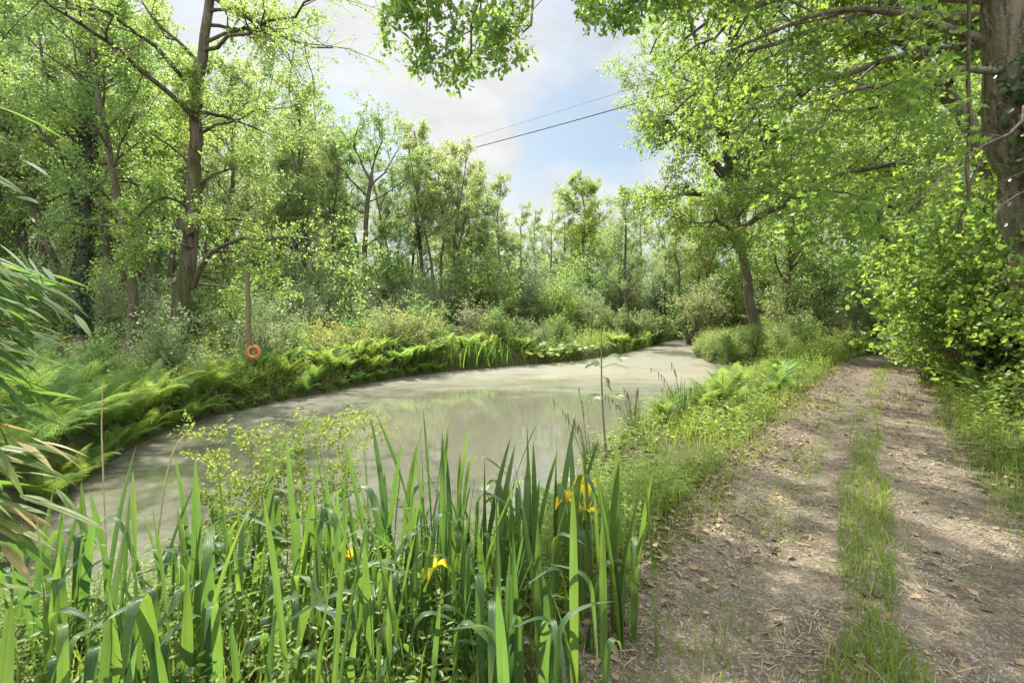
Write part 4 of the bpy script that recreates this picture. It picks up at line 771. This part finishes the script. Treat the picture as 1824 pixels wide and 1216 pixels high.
def iris(seed, x, y, nb, h, label, flowers=(), bent=.22, w=.026, az0=None, spread=.16, lean=.16, group='iris clumps in the foreground bed'):
    rg = np.random.default_rng(seed); z = hz(x, y); b = np.array([x, y, z - .03]); mb = MB()
    if bent < 0: spread, lean = .07, .10
    fan = rg.random() * 3.14 if az0 is None else az0
    for k in range(nb):
        az = fan + (math.pi if k % 2 else 0) + rg.normal() * .5; off = np.r_[rg.normal(size=2) * spread, 0]
        kk = (rg.uniform(.5, .78), rg.uniform(1.1, 2.2)) if rg.random() < bent + .16 else None
        iris_blade(mb, rg, off, h * rg.uniform(.45, .87), w * 1.28 * rg.uniform(.55, 1.15), az, abs(rg.normal()) * lean * 1.35 + .02, kk, rg.normal() * 1.2)
    r = thing('iris_plant', label, 'iris', b, group=group); obj('leaf_blades', mb.mesh('iris blades', M['iris'], True), r)
    for k, (fx, fy, fz) in enumerate(flowers):
        st = MB(); top = np.array([fx, fy, fz]) - b; Q = catmull([np.array([top[0] * .5, top[1] * .5, 0]), np.array([top[0] * .8, top[1] * .8, top[2] * .55]), top], 8); tubes(st, Q, np.linspace(.006, .004, 8), 5)
        so_ = obj('flower_stem', st.mesh('flower stem', M['stem'], True), r); f = obj('flower', flower_mesh(seed + k), so_); f.location = [float(c) for c in top]; f.rotation_euler = (rg.normal() * .2, rg.normal() * .2, rg.random() * 6)
        f.scale = (1.45,) * 3
    return r
def ip(px, d): return by_px(px, d), d
HERO = [(195, 1.75, 7, 1.28, 'wide-bladed iris clump beside the bamboo, its tallest leaf bending to the right', (), .3, .036), (20, 2.0, 8, 1.05, 'dark iris clump at the lower left corner under the bamboo', (), .1, .036), (300, 2.1, 9, 1.15, 'iris clump right of the wide-bladed one with several drooping grey-green tips', (), .4, .032),
        (400, 2.5, 11, 1.25, 'iris clump in front of the pale cow parsley, leaves folded over at the top', (), .4, .032), (470, 1.9, 8, 1.0, 'iris clump with a long curved leaf sweeping right in the lower left', (), .5, .034), (545, 2.6, 12, 1.3, 'dense iris clump rising beside the right edge of the cow parsley', (), .12, .03),
        (640, 2.5, 12, 1.36, 'tall straight iris clump left of centre with one low yellow flower', ((by_px(622, 2.5), 2.5, .335),), .12, .03), (700, 2.15, 10, 1.12, 'iris clump of broad leaves just left of the bottom centre', (), .25, .034), (755, 2.8, 12, 1.34, 'dark blunt-tipped iris clump standing before the sky reflection', (), .06, .032),
        (790, 2.3, 9, 1.1, 'iris clump at the middle with a faded yellow flower low down', ((by_px(775, 2.3), 2.3, .385),), .3, .028), (870, 2.7, 10, 1.28, 'iris clump with one leaf tilted far to the left above the water', (), .15, .028), (900, 2.1, 9, 1.02, 'iris clump whose broad leaf arches over at the bottom centre', (), .5, .036),
        (960, 2.45, 10, 1.14, 'leaning iris clump left of the yellow flowers', (), .2, .034), (1040, 2.75, 10, 1.15, 'iris clump topped by three yellow flowers', ((by_px(1042, 2.75), 2.75, .625), (by_px(1012, 2.8), 2.8, .52), (by_px(1046, 2.7), 2.7, .49)), .15, .028), (1000, 2.0, 7, .86, 'short iris clump with a nodding leaf below the yellow flowers', (), .5, .034),
        (1110, 2.35, 8, 1.3, 'tall fan of stiff iris leaves nearest the track', (), -.1, .034), (590, 2.05, 8, .95, 'low iris clump between broad ones left of the bottom centre', (), .3, .03), (100, 2.5, 9, 1.0, 'iris clump at the water edge behind the lower left corner', (), .3, .032), (830, 1.95, 7, .82, 'short iris clump at the very bottom, right of the middle', (), .35, .03)]
for i, (px, d, nb, h, lab, fl, bent, w) in enumerate(HERO): iris(200 + i, *ip(px, d), int(nb * 1.7), h, lab, fl, bent, w)
for i, (px, d) in enumerate(((60, 2.25), (240, 2.45), (345, 1.85), (430, 2.8), (500, 2.3), (610, 2.9), (670, 1.9), (720, 2.55), (820, 2.5), (930, 2.85))): iris(300 + i, *ip(px, d), 13, 1.0 + .22 * math.sin(i * 2.3), 'iris clump filling the thick of the foreground bed, %s of these fillers from the left' % ordinal(i), (), .28, .03)
# far bank clumps
for i, (px, d) in enumerate(((800, 18.0), (832, 18.5), (862, 19.0), (885, 19.4))): iris(260 + i, by_px(px, d), d, 32, 1.25, 'upright iris clump at the far water edge, %s from the left' % ordinal(i), (), .05, .04, spread=.3, lean=.25, group='iris clumps on the far bank')
for i, (x, y) in enumerate(((8.4, 13.9), (8.75, 14.3))): iris(270 + i, x, y, 30, .75, ('front' if i == 0 else 'rear') + ' tuft of arching blades beside the bend of the track', (), .05, .03, spread=.22, lean=.35, group='blade tufts by the bend')

# ------------------------------------------------------------------ bamboo at the left edge
def bamboo():
    rg = np.random.default_rng(61); base = np.array([-3.15, 2.35, hz(-3.15, 2.35) - .05]); culm = MB(); lf = MB(); old = MB()
    # (tip of the spray in photo pixels, distance, number of leaves, old?)
    sprays = [((20, 215), 2.3, 10, 0), ((-30, 280), 2.2, 10, 0), ((40, 300), 2.5, 6, 0), ((60, 470), 2.2, 26, 0), ((110, 520), 2.3, 26, 0), ((20, 560), 2.1, 26, 0), ((60, 620), 2.2, 24, 0), ((0, 680), 2.0, 24, 0), ((30, 740), 2.1, 20, 0), ((-20, 480), 2.3, 20, 0), ((-40, 620), 2.2, 24, 0), ((50, 830), 2.1, 16, 1), ((90, 900), 2.1, 14, 1), ((10, 880), 2.0, 16, 1), ((40, 960), 2.0, 12, 1), ((-20, 800), 2.0, 16, 1), ((-10, 1010), 1.9, 10, 1)]
    for (px, py), d, n, o in sprays:
        tip = at(px - 118, py - 15, d) - base; st = np.array([rg.normal() * .12, rg.normal() * .12, 0]); mid = np.array([st[0] * .6 + tip[0] * .25, st[1] + tip[1] * .3, max(tip[2] * .8, .3)])
        Q = catmull([st, mid, tip + np.array([0, 0, .06])], 12); tubes(culm, Q, np.linspace(.009, .003, 12), 6)
        t = rg.random(n); c = tip + (rg.normal(size=(n, 3)) * np.array([.10, .12, .05])); ax = np.c_[.9 + .25 * rg.normal(size=n), .35 * rg.normal(size=n), -.12 - .3 * np.abs(rg.normal(size=n))]
        for j in range(n):
            L = rg.uniform(.18, .34); K = 9; tt = np.linspace(0, 1, K); dd = nrm(ax[j]); dr = rg.uniform(.08, .3)
            P = c[j] + dd * (L * tt)[:, None] + np.array([0, 0, -1.]) * (L * dr * tt ** 2.2)[:, None]; sd_ = nrm(np.cross(dd, [0, 0, 1.])) + rg.normal(size=3) * .55
            ribbon(old if o and rg.random() < .75 else lf, P, rg.uniform(.013, .021) * np.interp(tt, [0, .12, .4, .75, 1], [.15, .7, 1, .7, .02]), np.repeat(sd_[None], K, 0), .18)
    r = thing('bamboo', 'arching bamboo with long drooping leaves at the left edge, yellowed near the bottom', 'bamboo', base)
    obj('culms', culm.mesh('culms', M['stem'], True), r); obj('leaves', lf.mesh('bamboo leaves', M['bamboo'], True), r); tag(obj('old_leaves', old.mesh('old bamboo leaves', M['bamboo_old'], True), r), 'yellow and buff withered leaves')
bamboo()

# ------------------------------------------------------------------ single plants by the water
def parsley(seed, px, d, top, label):
    rg = np.random.default_rng(seed); x = by_px(px, d); b = np.array([x, d, hz(x, d) - .03]); H = at(px, top, d)[2] - b[2]; st = MB(); lf = MB()
    T = catmull([(0, 0, 0), (.02, .01, H * .5), (rg.normal() * .05, 0, H)], 14); Rr = np.linspace(.006, .002, 14); tubes(st, T, Rr, 5)
    P1, R1, L1 = spawn(rg, T[None], Rr[None], 11, .3, 1., H * .34, R_(55), 6, .08, .12, -.02, .5); tubes(st, P1, R1, 4)
    P2, R2, L2 = spawn(rg, P1, R1, 8, .2, 1., L1 * .42, R_(52), 5, .1, 0, 0, .7, rmin=.0012); tubes(st, P2, R2, 3)
    P3, R3, L3 = spawn(rg, P2, R2, 5, .2, 1., L2 * .4, R_(52), 4, .1, 0, 0, .8, rmin=.001)
    leaves(lf, rg, P3, 6, .021, .006, SIMPLE, 1., .05, .1); leaves(lf, rg, P2, 6, .021, .006, SIMPLE, 1., .05, .3)
    r = thing('cow_parsley', label, 'cow parsley', b, group='cow parsley'); obj('stem', st.mesh('stem', M['stem'], True), r); obj('foliage', lf.mesh('foliage', M['parsley']), r)
parsley(71, 445, 3.1, 800, 'tallest pale lacy cow parsley above the iris leaves on the left'); parsley(72, 505, 3.2, 835, 'lacy cow parsley between the tallest one and the dark-stemmed one'); parsley(73, 575, 3.1, 780, 'dark-stemmed cow parsley on the right of the lacy group'); parsley(74, 405, 3.3, 870, 'low cow parsley on the left of the lacy group')
def sapling():
    rg = np.random.default_rng(81); d = 6.3; b = at(1082, 800, d); b[2] = hz(b[0], d) - .03; top = at(1071, 560, d) - b; st = MB(); lf = MB(); T = catmull([(0, 0, 0), top * .5 + np.array([-.03, 0, 0]), top], 12); tubes(st, T, np.linspace(.016, .006, 12), 7)
    for (px, py), (qx, qy) in (((1072, 655), (1118, 655)), ((1072, 655), (1048, 650)), ((1075, 672), (1085, 690)), ((1075, 712), (1108, 708)), ((1076, 712), (1047, 712)), ((1073, 640), (1108, 640)), ((1072, 625), (1090, 612))):
        a = at(px, py, d) - b; e = at(qx, qy, d - .15 + rg.random() * .3) - b; m = (a + e) / 2 + np.array([0, 0, .05]); Q = catmull([a, m, e], 9); tubes(st, Q, np.linspace(.004, .002, 9), 4); Tn = nrm(np.gradient(Q, axis=0))
        sdv = np.cross(Tn, [0, 0, 1.]); sdv = nrm(sdv + np.array([0, 0, .5])); i = np.arange(2, 9)
        for s in (-1, 1): place(lf, Q[i], sdv[i] * s + Tn[i] * .5, np.array([0, -.6, .8]) + rg.normal(size=(7, 3)) * .15, np.full(7, .074), T_simple(.24, .04))
    r = thing('ash_sapling', 'slim ash sapling with a few feathery leaf sprays, standing at the right water edge', 'sapling', b); obj('trunk', st.mesh('sapling stem', M['twig'], True), r); obj('foliage', lf.mesh('sapling leaves', M['dark']), r)
sapling()
def sedge(seed, px, py, d, tips, label):
    rg = np.random.default_rng(seed); b = at(px, py, d); b[2] = hz(b[0], d) - .03; mb = MB(); spk = []
    for tx, ty in tips:
        e = at(tx, ty, d + rg.normal() * .15) - b; m = e * .55 + np.array([0, 0, .18]); Q = catmull([np.zeros(3), m, e], 12); tubes(mb, Q, np.linspace(.006, .002, 12), 4)
        for k in range(4):
            q = Q[6 + k] if k < 3 else Q[-1]; L = rg.uniform(.08, .15); sp = MB(); spk.append(sp); tubes(sp, catmull([q, q + np.array([.012, 0, -.02]), q + np.array([.016, 0, -L])], 6), np.array([.002, .002, .006, .007, .006, .002]), 5)
    for k in range(26): iris_blade(mb, rg, np.r_[rg.normal(size=2) * .06, 0], rg.uniform(.35, .7), .012, rg.random() * 6.28, rg.uniform(.1, .5))
    r = thing('pendulous_sedge', label, 'sedge', b, group='hanging sedges by the water'); obj('stems', mb.mesh('sedge stems', M['stem'], True), r); [obj('seed_spike', q.mesh('sedge spike', M['twig'], True), r) for q in spk]
sedge(91, 1050, 800, 6.4, [(985, 712), (1010, 735), (1030, 690), (1022, 745)], 'hanging sedge left of the ash sapling, bending over the water'); sedge(92, 1130, 790, 6.8, [(1110, 690), (1085, 720), (1060, 700), (1135, 690)], 'hanging sedge just right of the ash sapling'); sedge(93, 1215, 760, 7.6, [(1195, 645), (1158, 655), (1178, 690), (1235, 690)], 'tall dark hanging sedge on the right bank by the bright ferns')
# butterbur leaves at the far edge and by the near right edge
def butterbur(seed, x, y, n, size, label, hgt=.3):
    rg = np.random.default_rng(seed); b = np.array([x, y, hz(x, y)]); st = MB(); lf = MB(); a = np.linspace(0, 2 * np.pi, 11)[:-1]
    ang = a[None]; V = np.vstack([[[0, .0, -.06]], np.c_[.5 * np.sin(a) * (1 - .25 * (np.cos(a) < -.8)), .5 * np.cos(a) * (1 - .6 * (np.cos(a) < -.9)), .03 * np.cos(3 * a)]]); Fc = np.array([[0, 1 + k, 1 + (k + 1) % 10] for k in range(10)])
    p = np.c_[rg.normal(size=(n, 2)) * np.array([.45, .25]) * size / .25, rg.uniform(.4, 1., n) * hgt]
    for q in p: tubes(st, np.array([[q[0] * .7, q[1] * .7, -.05], [q[0] * .9, q[1] * .9, q[2] * .6], q]), np.full(3, .006), 4)
    place(lf, p, np.c_[rg.normal(size=(n, 2)), np.zeros(n)], np.array([0, -.25, 1.]) + rg.normal(size=(n, 3)) * .25, rg.uniform(.6, 1.15, n) * size, (V, Fc))
    r = thing('butterbur', label, 'butterbur', b); obj('stems', st.mesh('stems', M['stem'], True), r); obj('leaves', lf.mesh('round leaves', M['herb'], True), r)
butterbur(101, by_px(962, 20.8), 20.8, 60, .34, 'patch of round butterbur leaves at the far water edge, left half', .45); butterbur(102, by_px(1006, 21.8), 21.9, 60, .34, 'patch of round butterbur leaves at the far water edge, right half', .45)
butterbur(103, by_px(980, 4.7), 4.75, 26, .16, 'round-leaved butterbur at the near water edge behind the yellow iris flowers', .45); butterbur(104, 8.6, 16.3, 40, .3, 'round-leaved butterbur on the right bank where the pond widens', .4)
# dry stalks over the water
for i, (l, lab) in enumerate((([(262, 905, 3.4), (300, 832, 3.5), (346, 756, 3.6)], 'leaning dry cane stalk above the iris leaves on the left'), ([(195, 925, 3.4), (184, 850, 3.4), (181, 760, 3.4), (183, 690, 3.4)], 'upright thin pale stalk beside the bamboo'))):
    P = pts(l); P[0, 2] = hz(P[0, 0], P[0, 1]) - .1; b = P[0]; mb = MB(); tubes(mb, catmull(P - b, 14), np.linspace(.006, .0035 if i else .007, 14), 6); o = obj('dry_stalk', mb.mesh('dry stalk', M['dry'], True)); o.location = [float(c) for c in b]; tag(o, lab, 'dry stalk')
# driftwood on the water
P = np.array([at(442, 776, 8.35), at(455, 772, 8.4), at(472, 770, 8.45)]); P[:, 2] = WATER_Z + .012; mb = MB(); tubes(mb, catmull(P, 8), np.array([.01, .03, .035, .03, .034, .028, .02, .006]), 7, rough=.15, rng=np.random.default_rng(2)); o = obj('driftwood', mb.mesh('driftwood', M['bark_dark'], True)); tag(o, 'short dark piece of driftwood floating near the left bank', 'driftwood')

# ------------------------------------------------------------------ life ring, post, cables
dR = 11.9; pb = at(446, 660, dR); pb[2] = hz(pb[0], dR) - .1; ptop = at(440, 485, dR)
mb = MB(); tubes(mb, catmull([np.zeros(3), (ptop - pb) * .5, ptop - pb], 10), np.full(10, .058), 10, rough=.03, rng=np.random.default_rng(4)); H = ptop - pb
mb.add(np.array([H + np.array([math.cos(a) * .057, math.sin(a) * .057, -.004]) for a in np.arange(10) * .6283] + [H + np.array([0, 0, .02])]), np.array([[k, (k + 1) % 10, 10] for k in range(10)]))
r = thing('wooden_post', 'weathered wooden post carrying the orange life ring on the left bank', 'post', pb); obj('shaft', mb.mesh('post shaft', M['timber'], True), r)
pg = MB(); tubes(pg, np.array([[.03, -.05, 0], [.05, -.16, .01], [.05, -.2, .04]]), np.full(3, .012), 6); o = obj('peg', pg.mesh('peg', M['timber'], True), r); rc = at(452, 627, dR - .13); o.location = [float(c) for c in (rc - pb + np.array([-.05, .07, .17]))]
def ring(R, r, nu, nv, a0=0., a1=6.2832):
    u = np.linspace(a0, a1, nu, endpoint=a1 - a0 < 6.2); v = np.arange(nv) / nv * 6.2832; U, V = np.meshgrid(u, v, indexing='ij')
    P = np.stack([(R + r * np.cos(V)) * np.cos(U), r * np.sin(V), (R + r * np.cos(V)) * np.sin(U)], -1); I = np.arange(nu * nv).reshape(nu, nv); J = np.roll(I, -1, 1)
    full = a1 - a0 > 6.2; A, B = (I, np.roll(I, -1, 0)) if full else (I[:-1], I[1:]); A2, B2 = (J, np.roll(J, -1, 0)) if full else (J[:-1], J[1:])
    return P.reshape(-1, 3), np.stack([A, A2, B2, B], -1).reshape(-1, 4)
r = thing('life_ring', 'orange life ring hanging on the wooden post on the left bank', 'life ring', rc, sc=.70); obj('float', MB().add(*ring(.185, .05, 32, 12)).mesh('float ring', M['orange'], True), r)
bd = MB()
for k in range(4): bd.add(*ring(.185, .053, 5, 12, k * 1.5708 + .7, k * 1.5708 + .88))
obj('band', bd.mesh('ring bands', M['orange'], True), r); rp = MB(); a = np.linspace(0, 6.2832, 41); rp_P = np.stack([(.245 + .012 * np.abs(np.sin(2 * a))) * np.cos(a + .79), 0 * a - .01, (.245 + .012 * np.abs(np.sin(2 * a))) * np.sin(a + .79)], -1); tubes(rp, rp_P, np.full(41, .006), 5); obj('grab_rope', rp.mesh('grab rope', M['rope'], True), r)
for (a, b, rad, sag, lab) in ((at(520, 338, 48), at(1960, -62, 14), .030, .55, 'thick lower black overhead cable crossing the sky'), (at(520, 336, 48), at(1960, -112, 14), .008, .35, 'thin upper overhead wire crossing the sky')):
    t = np.linspace(0, 1, 48)[:, None]; P = a * (1 - t) + b * t - np.array([0, 0, 1]) * sag * 4 * t * (1 - t); mb = MB(); tubes(mb, P, np.full(48, rad), 6); o = obj('overhead_cable', mb.mesh('cable', M['cable'], True)); tag(o, lab, 'cable')
